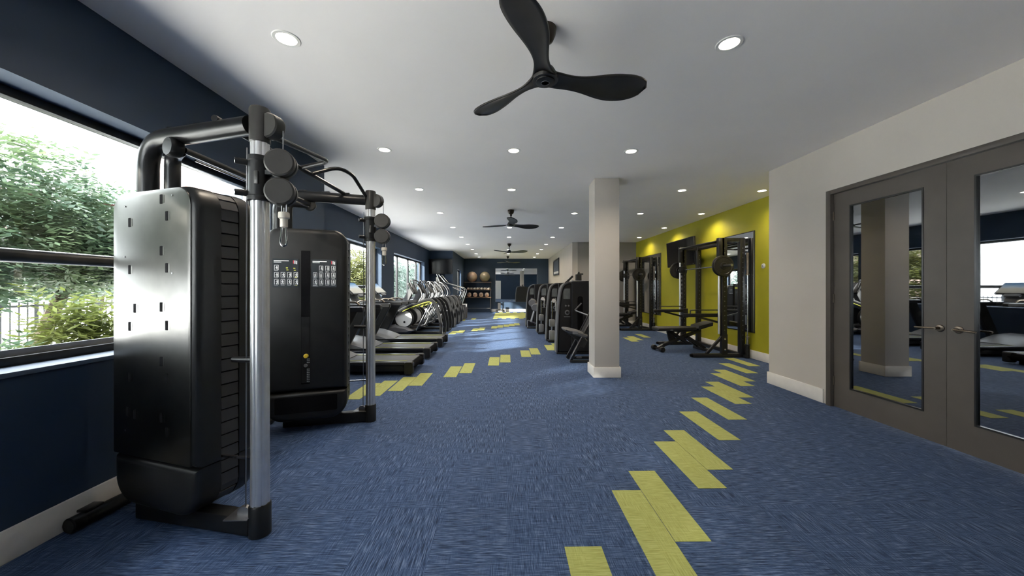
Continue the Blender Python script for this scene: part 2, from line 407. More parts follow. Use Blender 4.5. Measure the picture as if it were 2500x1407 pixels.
# ---------------------------------------------------------------- windows
def window(n, x, y0, y1, z0, z1, mull, rail, label, fm='frame_dark', fw=0.055, rd=0.07):
    r = sroot('window_%d' % n, label, 'window', (x, y0, z0)); o = (x, y0, z0)
    f = MB(o)
    f.box(x - rd / 2, x + rd / 2, y0, y1, z0, z0 + fw).box(x - rd / 2, x + rd / 2, y0, y1, z1 - fw, z1)
    f.box(x - rd / 2, x + rd / 2, y0, y0 + fw, z0 + fw, z1 - fw).box(x - rd / 2, x + rd / 2, y1 - fw, y1, z0 + fw, z1 - fw)
    f.build('window_frame', fm, r, 0.006)
    MB(o).box(x - rd / 2 + 0.012, x - 0.005, y0 + fw, y1 - fw, z0 + fw, z0 + fw + 0.035).build('glazing_bead', 'frame_alu', r)
    for y in mull:
        MB(o).box(x - rd / 2, x + rd / 2, y - 0.026, y + 0.026, z0 + fw, z1 - fw).build('mullion', fm, r, 0.005)
        MB(o).box(x - rd / 2 - 0.012, x - rd / 2 + 0.02, y + 0.028, y + 0.06, z0 + fw, z1 - fw).build('sash_edge', 'frame_alu', r, 0.003)
    ys = [y0 + fw] + list(mull) + [y1 - fw]
    for a, b in zip(ys[:-1], ys[1:]):
        MB(o).box(x - 0.022, x - 0.018, a, b, z0 + fw, z1 - fw).build('pane', 'window_glass', r)
    if rail:
        p = rrect(-0.04, 0.04, -0.038, 0.038, 0.03, 4)
        for a, b in zip(ys[:-1], ys[1:]):
            MB(o).prism(p, lambda u, w, z, a=a: (x + u, w, rail + z), [(a + 0.026, 0), (b - 0.026, 0)]).build('transom_rail', 'frame_dark' if n > 1 else 'rail_metal', r)
    return r
window(1, -2.72, W1[0], W1[1], SILL, HEAD, [-0.9, 1.02, 2.97], 1.55, 'large dark framed window beside the cable machine with trees outside')
window(2, -3.66, W2[0], W2[1], SILL, HEAD, [7.0, 8.42, 9.55], 1.40, 'window behind the treadmills, cut off by the cable machine')
window(3, -3.66, W3[0], W3[1], SILL, HEAD, [12.1, 13.42, 14.6], None, 'window behind the cross trainers, farther from the cable machine')
window(4, -2.58, W4[0], W4[1], 1.0, 2.30, [18.6], None, 'narrow window next to the ball shelf')
for n, (x0, x1, a, b, s) in enumerate([(-2.68, -2.5, W1[0], W1[1], SILL), (-3.62, -3.46, W2[0], W2[1], SILL), (-3.62, -3.46, W3[0], W3[1], SILL)]):
    struct('trim_%d' % (n + 1), MB().box(x0, x1 + 0.012, a, b, s - 0.02, s + 0.006), 'reveal',
           ['pale blue sill board under the large near window', 'pale blue sill board behind the treadmills', 'pale blue sill board behind the cross trainers'][n], 'window sill', 0.003)

# ---------------------------------------------------------------- double door
tr = MB(); x0, x1 = 3.745, 3.97
tr.box(x0, x1, D1 - 0.06, D1, 0, DT).box(x0, x1, D0, D0 + 0.06, 0, DT).box(x0, x1, D0 + 0.06, D1 - 0.06, DT - 0.05, DT)
struct('trim_4', tr, 'door_taupe', 'dark taupe frame around the double door', 'door frame', 0.004)
def door_leaf(n, ya, yb, glass_y, hy, lever, label):
    r = sroot('door_%d' % n, label, 'door', (3.80, ya, 0.0)); o = (3.80, ya, 0)
    g0, g1 = glass_y; z0, z1 = 0.25, 2.285; a, b = 3.785, 3.835
    for nm, bx in [('stile', (a, b, ya, g0, 0.006, 2.448)), ('stile', (a, b, g1, yb, 0.006, 2.448)), ('rail', (a, b, g0, g1, 0.006, z0)), ('rail', (a, b, g0, g1, z1, 2.448))]:
        MB(o).box(*bx).build(nm, 'door_taupe', r)
    f = MB(o); q = 0.014
    f.box(a - 0.004, a + 0.02, g0, g0 + q, z0, z1).box(a - 0.004, a + 0.02, g1 - q, g1, z0, z1).box(a - 0.004, a + 0.02, g0 + q, g1 - q, z0, z0 + q).box(a - 0.004, a + 0.02, g0 + q, g1 - q, z1 - q, z1)
    f.build('glazing_frame', 'black_satin', r)
    MB(o).box(a + 0.012, a + 0.022, g0 + q, g1 - q, z0 + q, z1 - q).build('glass_pane', 'door_glass', r, label='dark reflective glass')
    h = MB(o); h.lathe([(0.0, 0.0), (0.03, 0.0), (0.032, 0.006), (0.026, 0.012), (0.012, 0.014), (0.011, 0.055), (0.0, 0.055)], (a, hy, 1.02), (-1, 0, 0), 24)
    hd = h.build('handle', 'bronze', r, label='bronze lever handle on a round rose')
    MB(o).tube(smooth_path([(a - 0.03, hy, 1.02), (a - 0.052, hy, 1.02), (a - 0.056, hy + lever * 0.02, 1.02), (a - 0.056, hy + lever * 0.15, 1.016)], 0.01, 3), 0.0085, 10).build('lever', 'bronze', hd)
    for z in (0.3, 1.25, 2.2):
        yy = yb - 0.004 if lever > 0 else ya + 0.004
        MB(o).cyl((a - 0.006, yy, z - 0.05), (a - 0.006, yy, z + 0.05), 0.007, 8).build('hinge', 'bronze', r)
YM = 3.04
door_leaf(1, YM + 0.002, D1 - 0.062, (3.21, 3.915), 3.085, 1, 'dark taupe glazed door leaf beside the pale wall corner')
door_leaf(2, D0 + 0.062, YM - 0.002, (2.15, 2.855), 2.955, -1, 'dark taupe glazed door leaf nearest the viewer')
# white door in the wall behind the viewer (seen only in the mirror)
r = sroot('door_3', 'white door in the wall behind the viewer, seen in the mirror', 'door', (-1.2, -3.17, 0))
MB((-1.2, -3.17, 0)).box(-1.65, -0.75, -3.195, -3.15, 0.01, 2.2).build('panel', 'base_white', r, 0.004)
MB((-1.2, -3.17, 0)).box(-1.72, -1.65, -3.195, -3.14, 0.0, 2.27).box(-0.75, -0.68, -3.195, -3.14, 0, 2.27).box(-1.65, -0.75, -3.195, -3.14, 2.2, 2.27).build('door_casing', 'base_white', r)
MB((-1.2, -3.17, 0)).cyl((-0.82, -3.15, 1.0), (-0.82, -3.09, 1.0), 0.015).build('handle', 'bronze', r)

# ---------------------------------------------------------------- mirrors, pictures, televisions
def panel_thing(name, label, cat, org, parts):
    r = thing(name, label, cat, org)
    for nm, m, bx, bv in parts: MB(org).box(*bx).build(nm, m, r, bv)
    return r
panel_thing('wall_mirror', 'wide frameless mirror on the navy end wall', 'mirror', (0.57, 20.69, 0.58),
            [('mirror_glass', 'mirror', (-0.62, 1.76, 20.675, 20.692, 0.58, 2.49), 0), ('backing', 'frame_alu', (-0.63, 1.77, 20.692, 20.7, 0.575, 2.495), 0)])
panel_thing('wall_mirror', 'tall mirror on the lime wall behind the near rack', 'mirror', (4.77, 7.3, 0.5),
            [('mirror_glass', 'mirror', (4.755, 4.768, 6.87, 7.78, 0.52, 2.46), 0), ('mirror_frame', 'black_satin', (4.768, 4.78, 6.855, 7.80, 0.50, 2.48), 0)])
panel_thing('wall_mirror', 'tall mirror on the lime wall behind the far rack', 'mirror', (4.77, 11.8, 0.5),
            [('mirror_glass', 'mirror', (4.755, 4.768, 11.08, 13.0, 0.54, 2.44), 0), ('mirror_frame', 'black_satin', (4.768, 4.78, 11.06, 13.02, 0.52, 2.46), 0)])
r = thing('framed_picture', 'black framed dark print on the pale side wall', 'picture', (2.41, 17.3, 2.0)); o = (2.41, 17.3, 2.0)
f = MB(o)
for bx in [(2.385, 2.42, 16.42, 16.48, 1.98, 2.76), (2.385, 2.42, 18.25, 18.31, 1.98, 2.76), (2.385, 2.42, 16.48, 18.25, 1.98, 2.04), (2.385, 2.42, 16.48, 18.25, 2.70, 2.76)]: f.box(*bx)
f.build('frame', 'black_satin', r)
MB(o).box(2.40, 2.41, 16.48, 18.25, 2.04, 2.70).build('print', 'photo_print', r)
MB(o).box(2.396, 2.40, 16.52, 18.20, 2.06, 2.16).build('print_caption', 'white_plastic', r)

def television(loc, rz, tilt, wd, ht, label):
    r = thing('television', label, 'television', loc, rz)
    def tm(mb): mb.v = [tuple(Matrix.Rotation(tilt, 3, 'X') @ Vector(p)) for p in mb.v]; return mb
    tm(MB().box(-wd / 2, wd / 2, -0.025, 0.025, -ht / 2, ht / 2)).build('casing', 'black_plastic', r, 0.006)
    tm(MB().box(-wd / 2 + 0.015, wd / 2 - 0.015, -0.0285, -0.0255, -ht / 2 + 0.02, ht / 2 - 0.015)).build('screen', 'screen_off', r)
    MB().bar((0, 0.02, 0), (0, 0.13, 0.0), 0.2, 0.2).bar((-0.2, 0.13, 0), (0.2, 0.13, 0), 0.02, 0.3).build('wall_bracket', 'black_matte', r)
    return r
television((-2.96, 16.15, 2.33), 0, R(4), 1.10, 0.68, 'black television on the navy wall above the stair climber')
television((4.62, 9.50, 2.30), -pi / 2, R(3), 1.50, 0.70, 'black television tilted down from the lime green wall')

# ---------------------------------------------------------------- recessed ceiling lights
def downlight():
    r = thing('recessed_light', 'round white recessed ceiling light glowing warm', 'ceiling light', (0, 0, H), 0, 'recessed ceiling lights')
    MB().lathe([(0.063, -0.001), (0.063, -0.005), (0.082, -0.005), (0.087, -0.001)], seg=28).build('trim_ring', 'ring_white', r)
    MB().lathe([(0.0, -0.004), (0.045, -0.0045), (0.0625, -0.003)], seg=28).build('lens', 'lens_glow', r)
    return r
LX = {'a': -1.48, 'b': 0.09, 'c': 1.53, 'd': 3.02, 'e': 4.41}
names_row = ['first', 'second', 'third', 'fourth', 'fifth', 'sixth', 'seventh', 'eighth', 'ninth', 'tenth']
RY = [2.45, 4.40, 6.15, 8.08, 10.0, 11.9, 13.85, 15.75, 17.65, 19.6]
names_col = {'a': 'in the row along the windows', 'b': 'in the middle row of the ceiling', 'c': 'in the row above the pillar', 'd': 'in the row right of the pillar', 'e': 'in the row along the lime wall'}
have = {'a': range(10), 'b': (1, 2, 4, 5, 7, 8), 'c': (0, 1, 3, 4, 5, 6, 7, 8, 9), 'd': (2, 3, 5), 'e': (2, 3, 4, 5)}
proto = downlight(); first = True
spot = bpy.data.lights.new('downlight_beam', 'SPOT'); spot.energy = DOWNLIGHT_W; spot.spot_size = R(150); spot.spot_blend = 0.7
spot.shadow_soft_size = 0.075; spot.color = (1.0, 0.86, 0.68)
for c in 'abcde':
    for k, i in enumerate(have[c]):
        lab = 'round recessed ceiling light, %s from the viewer %s' % (names_row[k], names_col[c])
        if first: o = proto; o.location = (LX[c], RY[i], H); o['label'] = lab; first = False
        else: o = dup(proto, (LX[c], RY[i], H), 0, lab)
        l = bpy.data.objects.new('downlight_beam', spot); C.objects.link(l); l.location = (LX[c], RY[i], H - 0.02)

# ---------------------------------------------------------------- ceiling fans
def fan_proto():
    r = thing('ceiling_fan', '', 'ceiling fan', (0, 0, H), 0, 'ceiling fans')
    MB().lathe([(0.0, -0.095), (0.03, -0.095), (0.05, -0.08), (0.066, -0.045), (0.07, -0.01), (0.07, -0.0005)], seg=28).build('canopy', 'fan_bronze', r)
    MB().lathe([(0.022, -0.13), (0.022, -0.09), (0.014, -0.085)], seg=16).build('collar', 'fan_bronze', r)
    MB().cyl((0, 0, -0.10), (0, 0, -0.26), 0.0125, 12).build('down_rod', 'fan_bronze', r)
    MB().lathe([(0.0, -0.235), (0.03, -0.236), (0.055, -0.262), (0.074, -0.295), (0.086, -0.322), (0.082, -0.340), (0.0, -0.344)], seg=32).build('motor_housing', 'fan_wood', r)
    cp = MB().lathe([(0.0, -0.352), (0.05, -0.352), (0.060, -0.348), (0.062, -0.338)], seg=32).build('hub_cap', 'black_plastic', r)
    MB().lathe([(0.024, -0.3525), (0.024, -0.355), (0.028, -0.355), (0.028, -0.3525)], seg=24).build('cap_ring', 'steel', cp)
    Rr = 0.72; n = 26; mm = 10
    for b in range(3):
        vs = []; fs = []
        for i in range(n + 1):
            s_ = i / n; rad = 0.03 + (Rr - 0.03) * s_
            u_ = max(0.0, s_ - 0.22) / 0.50
            wdt = 0.082 - 0.030 * math.sin(min(s_ / 0.22, 1) * pi / 2) + 0.058 * (0.5 - 0.5 * cos(pi * min(u_, 1)))
            if s_ > 0.74: wdt *= math.sqrt(max(2e-4, 1 - ((s_ - 0.74) / 0.26) ** 2.2))
            sweep = 0.028 * math.sin(s_ * pi) + 0.022 * s_
            pit = R(26) * math.sin(min(s_ / 0.30, 1) * pi / 2) * (1 - 0.55 * s_)
            zc = -0.325 + 0.020 * s_ * s_
            for j in range(mm + 1):
                q = (j / mm * 2 - 1) * wdt; vs.append((rad, sweep + q * cos(pit), zc - q * sin(pit) + 0.010 * (1 - (j / mm * 2 - 1) ** 2)))
        for i in range(n):
            for j in range(mm):
                a = i * (mm + 1) + j; fs.append((a, a + 1, a + mm + 2, a + mm + 1))
        a = R(120 * b); vs = [(x * cos(a) - y * sin(a), x * sin(a) + y * cos(a), z) for x, y, z in vs]
        bl = MB().add(vs, fs).build('blade', 'fan_wood', r)
        md = bl.modifiers.new('thick', 'SOLIDIFY'); md.thickness = 0.012; md.offset = 0
    return r
fan = fan_proto()
fan.location = (0.252, 2.33, H); fan.rotation_euler = (0, 0, R(9)); fan['label'] = 'black three-bladed ceiling fan nearest the viewer, largest in view'
for loc, a, lab in [((0.10, 7.76, H), 28, 'black three-bladed ceiling fan, second from the viewer'), ((0.11, 13.63, H), -22, 'black three-bladed ceiling fan, third from the viewer'),
                    ((0.08, 19.05, H), 20, 'small-looking black ceiling fan in front of the end wall')]:
    dup(fan, loc, R(a), lab)

# ================================================================ cable machine (dual adjustable pulley)
CO = (-1.9, 2.885, 0.0)
cm = thing('cable_machine', 'tall black dual cable pulley machine with silver posts by the near window', 'gym machine', CO)
YC = 2.885
def mk(): return MB(CO)
def side(sgn):
    """sgn -1: near half, +1: far half (mirrored)"""
    cx, cy = -1.914, YC + sgn * 0.685
    du = Vector((0.951, sgn * 0.309, 0)); dw = Vector((0.309, -sgn * 0.951, 0))
    def P(u, w, z): return Vector((cx, cy, 0)) + du * u + dw * w + Vector((0, 0, z))
    U0, U1 = -0.36, 0.335
    tw = mk(); full = rrect(U0, U1, 0.12, 1.93, (0.16, 0.16, 0.13, 0.13), 8)
    up = rrect(U0, U1, 0.402, 1.93, (0, 0, 0.13, 0.13), 8); lo = rrect(U0, U1, 0.12, 0.396, (0.16, 0.16, 0, 0), 8)
    rd = [(-0.166, 0.040), (-0.163, 0.022), (-0.154, 0.009), (-0.138, 0.002), (-0.120, 0), (-0.040, 0)]
    ri = [(0.060, 0), (0.115, 0), (0.138, 0.004), (0.155, 0.015), (0.164, 0.032), (0.166, 0.05)]
    sh = mk().prism(up, P, rd).build('outer_shell', 'black_plastic', cm)
    mk().prism(lo, P, rd).build('outer_base_cover', 'black_plastic', cm)
    si = mk().prism(up, P, ri).build('inner_shell', 'black_plastic', cm)
    lc = mk().prism(lo, P, ri).build('inner_base_cover', 'black_plastic', cm)
    core = mk().prism(full, P, [(-0.041, 0.014), (0.061, 0.014)]).build('core', 'black_matte', cm)
    # louvre slats following the edge of the tower
    path = []
    z = 0.285
    while z < 1.80: path.append((U1, z, 0)); z += 0.0715
    for k in range(3): a = R(20 + 27 * k); path.append((U1 - 0.13 + 0.13 * cos(a), 1.80 + 0.13 * sin(a), a))
    for k in range(3): a = R(-12 - 26 * k); path.append((U1 - 0.16 + 0.16 * cos(a), 0.28 + 0.16 * sin(a), a))
    for (u, z, a) in path:
        hh = 0.034 if a == 0 else 0.029
        pts = [(-0.016, -hh), (-0.002, -hh + 0.003), (-0.006, hh - 0.002), (-0.017, hh)]
        pl = [(u + x * cos(a) - y * sin(a), z + x * sin(a) + y * cos(a)) for x, y in pts]
        mk().prism(pl, P, [(-0.037, 0), (0.057, 0)]).build('slat', 'dark_slat', core)
    # outer metal plate with slots
    pp = rrect(U0 + 0.012, U1 - 0.036, 0.412, 1.915, (0.01, 0.01, 0.10, 0.10), 8)
    pl = mk().prism(pp, P, [(-0.1715, 0.004), (-0.170, 0.0), (-0.158, 0.0)]).build('back_plate', 'panel_metal', cm, label='brushed grey metal back plate with slots')
    if sgn < 0:
        for (u, zz) in [(0.07, 1.86), (-0.20, 1.745), (0.115, 1.765), (0.07, 1.575), (-0.20, 1.475), (0.115, 1.48), (-0.155, 1.255), (0.07, 1.265), (-0.20, 1.15), (0.115, 1.165),
                        (0.07, 0.965), (-0.20, 0.86), (0.115, 0.875), (-0.22, 0.66), (-0.155, 0.65), (0.07, 0.655), (0.115, 0.58)]:
            mk().prism(rrect(u - 0.011, u + 0.011, zz - 0.026, zz + 0.026, 0.004, 2), P, [(-0.1728, 0.0), (-0.170, 0)]).build('slot', 'black_matte', pl)
            mk().prism(rrect(u + 0.0115, u + 0.026, zz - 0.022, zz + 0.022, 0.002, 2), P, [(-0.1722, 0.0), (-0.1705, 0)]).build('slot_lip', 'panel_metal', pl)
        for (u, zz) in [(-0.24, 1.84), (0.16, 1.875), (0.16, 1.45), (-0.245, 1.55), (-0.24, 0.55)]:
            mk().cyl(P(u, -0.1735, zz), P(u, -0.169, zz), 0.005, 8).build('rivet', 'steel', pl)
    # weight stack slot, placards
    sl = mk().prism(rrect(-0.055, 0.018, 0.47, 1.72, 0.004, 2), P, [(0.160, 0), (0.168, 0)]).build('stack_slot', 'black_matte', cm)
    mk().prism(rrect(-0.053, 0.016, 0.48, 1.10, 0.002, 2), P, [(0.164, 0), (0.1685, 0)]).build('weight_stack', 'black_satin', sl)
    kn = mk().lathe([(0.0, 0.028), (0.014, 0.028), (0.020, 0.022), (0.020, 0.004), (0.008, 0.0)], P(-0.012, 0.168, 0.735), dw, 18).build('selector_pin', 'amber', sl, label='yellow selector knob')
    mk().lathe([(0.0, 0.016), (0.013, 0.016), (0.017, 0.010), (0.010, 0.0)], P(-0.016, 0.168, 0.645), dw, 18).build('stack_knob', 'grey_pad', sl)
    tk = mk()
    for q in range(11):
        for c in (-0.004, 0.010): zz = 0.49 + q * 0.0165 + (0.045 if q > 7 else 0); tk.prism(rrect(c - 0.003, c + 0.003, zz, zz + 0.007, 0.0005, 1), P, [(0.1686, 0), (0.1692, 0)])
    tk.build('weight_numbers', 'white_print', sl)
    for s2, (a, b) in ((0, (-0.285, -0.075)), (1, (0.030, 0.245))):
        pc = mk().prism(rrect(a, b, 1.375, 1.64, 0.004, 2), P, [(0.164, 0), (0.169, 0)]).build('placard', 'placard', cm, label='exercise chart with small white figures')
        def ink(mbx, u0, u1, z0, z1): mbx.prism([(u0, z0), (u1, z0), (u1, z1), (u0, z1)], P, [(0.1692, 0), (0.1698, 0)])
        tt = mk(); ink(tt, a + 0.01, a + 0.13, 1.617, 1.624); ink(tt, a + 0.01, a + 0.07, 1.605, 1.611)
        ink(tt, b - 0.034, b - 0.026, 1.595, 1.625); ink(tt, b - 0.020, b - 0.013, 1.592, 1.622)
        tt.build('chart_heading', 'white_print', pc)
        rr = mk(); ink(rr, b - 0.045, b - 0.040, 1.597, 1.627); rr.build('chart_mark', 'red_print', pc)
        ly = mk()
        if s2 == 0:
            for (u, z) in ((a + 0.115, 1.555), (a + 0.175, 1.552)): ink(ly, u - 0.008, u + 0.008, z - 0.004, z + 0.006); ink(ly, u - 0.004, u + 0.012, z - 0.022, z - 0.014)
            ink(ly, b - 0.03, b - 0.014, 1.465, 1.475); ink(ly, b - 0.026, b - 0.012, 1.392, 1.397)
        else: ink(ly, a + 0.012, a + 0.055, 1.388, 1.390)
        ly.build('chart_highlight', 'lime_accent' if s2 == 0 else 'white_print', pc)
        fg = mk(); rnd = random.Random(5 + s2)
        for row in range(3):
            for col in range(4):
                if row == 0 and ((s2 == 0 and col in (1, 2, 3)) or (s2 == 1 and col == 0)): continue
                u = a + 0.014 + col * 0.052; z = 1.535 - row * 0.066
                ink(fg, u, u + 0.003, z, z + 0.046); ink(fg, u, u + 0.034, z + 0.043, z + 0.046); ink(fg, u + 0.031, u + 0.034, z, z + 0.046)
                hx = u + 0.012 + rnd.random() * 0.008
                ink(fg, hx, hx + 0.007, z + 0.030, z + 0.038); ink(fg, hx + 0.001, hx + 0.007, z + 0.012, z + 0.029)
                ink(fg, hx - 0.004, hx, z, z + 0.014); ink(fg, hx + 0.007, hx + 0.011, z, z + 0.014); ink(fg, hx - 0.007, hx + 0.012, z + 0.022, z + 0.026)
                ink(fg, u, u + 0.03, z - 0.008, z - 0.006)
        fg.build('chart_figures', 'white_print', pc)
    # lower recess of the base cover
    mk().prism(rrect(-0.27, 0.25, 0.205, 0.355, 0.01, 2), P, [(0.150, 0), (0.1675, 0)]).build('base_recess', 'black_matte', lc)
    # posts
    px, py = (-1.372, 2.03) if sgn < 0 else (-1.40, 3.74)
    post = mk().tube([(px, py, 0.14), (px, py, 2.20)], 0.0455, 40, True, 1.0, 5).build('post', 'alu_post', cm, ang=60, label='fluted aluminium upright post')
    mk().lathe([(0.0, 0.002), (0.054, 0.002), (0.054, 0.165), (0.050, 0.172), (0.047, 0.172)], (px, py, 0), seg=32).build('foot_socket', 'black_plastic', cm)
    mk().lathe([(0.047, 2.175), (0.051, 2.18), (0.052, 2.355), (0.048, 2.368), (0.0, 2.370)], (px, py, 0), seg=32).build('post_cap', 'taupe_plastic', cm)
    sd_ = 1 if sgn < 0 else 1
    # top pulley housing
    hd = mk()
    hd.lathe([(0.0, -0.034), (0.062, -0.034), (0.068, -0.026), (0.068, 0.026), (0.062, 0.034), (0.0, 0.034)], (px + 0.062, py - 0.0, 2.268), (0.25, 1, 0), 28)
    hd.build('top_pulley_housing', 'taupe_plastic', cm)
    # carriage
    zc = 1.975
    ca = mk().lathe([(0.049, -0.125), (0.060, -0.122), (0.060, -0.100), (0.055, -0.095), (0.055, 0.092), (0.060, 0.098), (0.060, 0.122), (0.049, 0.125)], (px, py, zc), seg=32).build('carriage', 'black_plastic', cm)
    mk().box(px + 0.035, px + 0.12, py - 0.03, py + 0.03, zc - 0.07, zc - 0.045).box(px + 0.035, px + 0.12, py - 0.03, py + 0.03, zc + 0.02, zc + 0.045).build('pulley_bracket', 'black_satin', ca)
    mk().bar((px + 0.10, py + 0.02, zc - 0.09), (px + 0.12, py + 0.02, zc + 0.09), 0.02, 0.09, (0, 1, 0)).build('pulley_arm', 'black_plastic', ca)
    for (dz, m) in ((0.080, 'taupe_plastic'), (-0.078, 'taupe_plastic')):
        w = mk(); c = (px + 0.128, py - 0.02, zc + dz); ax = (0.30, -1, 0) if sgn < 0 else (0.1, -1, 0)
        w.lathe([(0.0, 0.040), (0.066, 0.040), (0.074, 0.034), (0.076, 0.012), (0.060, 0.006), (0.060, -0.006), (0.076, -0.012), (0.076, -0.034), (0.070, -0.040), (0.0, -0.040)], c, ax, 32)
        w.build('pulley', m, ca)
    for (dz, ly_) in ((0.085, -0.02), (-0.085, -0.02)):
        mk().tube([(px - 0.04, py + ly_, zc + dz), (px - 0.095, py + ly_ - 0.035, zc + dz + 0.002)], 0.017, 14).build('lock_pin', 'black_plastic', ca)
        mk().lathe([(0.009, 0.0), (0.017, 0.001), (0.015, 0.004), (0.009, 0.004)], (px - 0.095, py + ly_ - 0.035, zc + dz + 0.002), (-0.84, -0.53, 0), 14).build('pin_ring', 'steel', ca)
    mk().box(px + 0.008, px + 0.03, py - 0.064, py - 0.05, zc - 0.04, zc + 0.03).build('release_latch', 'taupe_plastic', ca, 0.003)
    # cable, stop and carabiner
    hx, hy = px + 0.150, py - 0.03
    cb = mk().cyl((hx - 0.012, hy, zc - 0.14), (hx - 0.012, hy, 1.775), 0.003, 6).cyl((hx + 0.014, hy, zc - 0.14), (hx + 0.014, hy, 1.775), 0.003, 6).build('cable', 'steel', cm)
    hk = mk().lathe([(0.0, 1.785), (0.026, 1.785), (0.028, 1.775), (0.028, 1.755), (0.022, 1.75), (0.019, 1.748), (0.019, 1.705), (0.0, 1.70)], (hx, hy, 0), seg=20).build('cable_stop', 'kettle', cm)
    mk().tube(catmull([(hx - 0.010, hy, 1.715), (hx - 0.012, hy, 1.675), (hx - 0.018, hy, 1.625), (hx - 0.010, hy, 1.604), (hx + 0.004, hy, 1.602), (hx + 0.016, hy, 1.618), (hx + 0.014, hy, 1.66), (hx + 0.010, hy, 1.715)], 5), 0.005, 8).build('carabiner', 'chrome', hk)
    mk().cyl((px + 0.135, py - 0.012, 2.24), (px + 0.135, py - 0.012, zc + 0.1), 0.0035, 6).build('upper_cable', 'steel', cm)
    mk().cyl((px - 0.068, py - 0.005, 2.15), (px - 0.075, py - 0.005, 0.10), 0.0035, 6).build('lower_cable', 'steel', cm)
    # big arch from the tower to the post top
    ax0 = Vector((-2.20, py + (0.22 if sgn < 0 else -0.22), 0))
    arch = smooth_path([(ax0.x, ax0.y, 0.30), (ax0.x, ax0.y, 2.275), (px - 0.05, py, 2.275)], 0.17, 9)
    mk().tube(arch, 0.052, 22).build('arch_tube', 'tube_black', cm)
    ar2 = smooth_path([(ax0.x + 0.11, ax0.y + sgn * -0.04, 0.9), (ax0.x + 0.11, ax0.y + sgn * -0.04, 2.19), (ax0.x + 0.235, ax0.y + sgn * 0.06, 2.195)], 0.09, 6)
    mk().tube(ar2, 0.040, 18).build('inner_arch_tube', 'tube_black', cm)
    for k in (0.25, 0.5, 0.72):
        p = Vector((ax0.x, ax0.y, 2.275)).lerp(Vector((px, py, 2.275)), k)
        mk().box(p.x - 0.035, p.x + 0.035, p.y - 0.012, p.y + 0.012, 2.323, 2.333).build('cable_clip', 'black_satin', cm)
    # guide pulley under the arch
    mk().lathe([(0.0, -0.032), (0.050, -0.032), (0.056, -0.02), (0.056, 0.02), (0.050, 0.032), (0.0, 0.032)], (-1.955, py + (0.12 if sgn < 0 else -0.12), 2.195), (0.45, -1 * -sgn * -1, 0), 26).build('guide_pulley', 'black_plastic', cm)
    # base beams
    mk().bar((ax0.x + 0.02, py - sgn * 0.17, 0.06), (px - 0.03, py, 0.06), 0.085, 0.10).build('base_beam', 'black_plastic', cm, 0.008)
    mk().box(px - 0.16, px - 0.03, py - 0.06, py + 0.06, 0.108, 0.114).build('gusset_plate', 'steel' if sgn < 0 else 'taupe_plastic', cm, 0.002)
    mk().lathe([(0.0, -0.012), (0.034, -0.012), (0.034, 0.012), (0.0, 0.012)], (px - 0.085, py, 0.125), (0, 1, 0), 20).build('base_pulley', 'steel', cm)
    mk().bar((px - 0.35, py - sgn * 0.06, 0.42), (px - 0.04, py - sgn * 0.0, 0.42), 0.012, 0.012).build('stay_rod', 'chrome', cm)
    mk().cyl((px - 0.16, py - sgn * 0.02, 0.97), (px - 0.04, py, 0.97), 0.018, 12).build('side_stub', 'black_satin', cm)
side(-1); side(1)
# links between the two halves
mk().cyl((-1.94, 2.2, 2.20), (-1.94, 3.57, 2.20), 0.020, 14).build('cross_tube', 'tube_black', cm)
mk().cyl((-1.915, 2.25, 2.155), (-1.915, 3.52, 2.155), 0.007, 10).build('cross_rod', 'chrome', cm)
mk().cyl((-1.64, 2.05, 2.325), (-1.64, 3.66, 2.325), 0.019, 14).build('chin_up_bar', 'tube_black', cm)
mk().tube(smooth_path([(-1.35, 2.10, 2.245), (-1.36, 2.74, 2.335), (-1.39, 2.80, 2.34), (-1.64, 2.90, 2.33)], 0.06, 5), 0.016, 12).build('chin_up_handle', 'tube_black', cm)
mk().tube(smooth_path([(-1.42, 3.66, 2.30), (-1.40, 3.30, 2.405), (-1.46, 3.14, 2.415), (-1.64, 3.06, 2.33)], 0.08, 5), 0.016, 12).build('chin_up_handle', 'tube_black', cm)
mk().tube([(-2.425, 2.055, 0.045), (-2.40, 2.30, 0.045), (-2.38, 3.72, 0.045)], 0.040, 20).build('rear_base_tube', 'black_plastic', cm)
mk().lathe([(0.0, 0.0), (0.036, 0.0), (0.043, 0.006), (0.043, 0.06)], (-2.428, 2.035, 0.045), (0.1, 1, 0), 22).build('end_cap', 'black_satin', cm)
mk().box(-2.46, -2.40, 2.10, 2.19, 0.083, 0.098).build('base_clamp', 'black_satin', cm, 0.004)

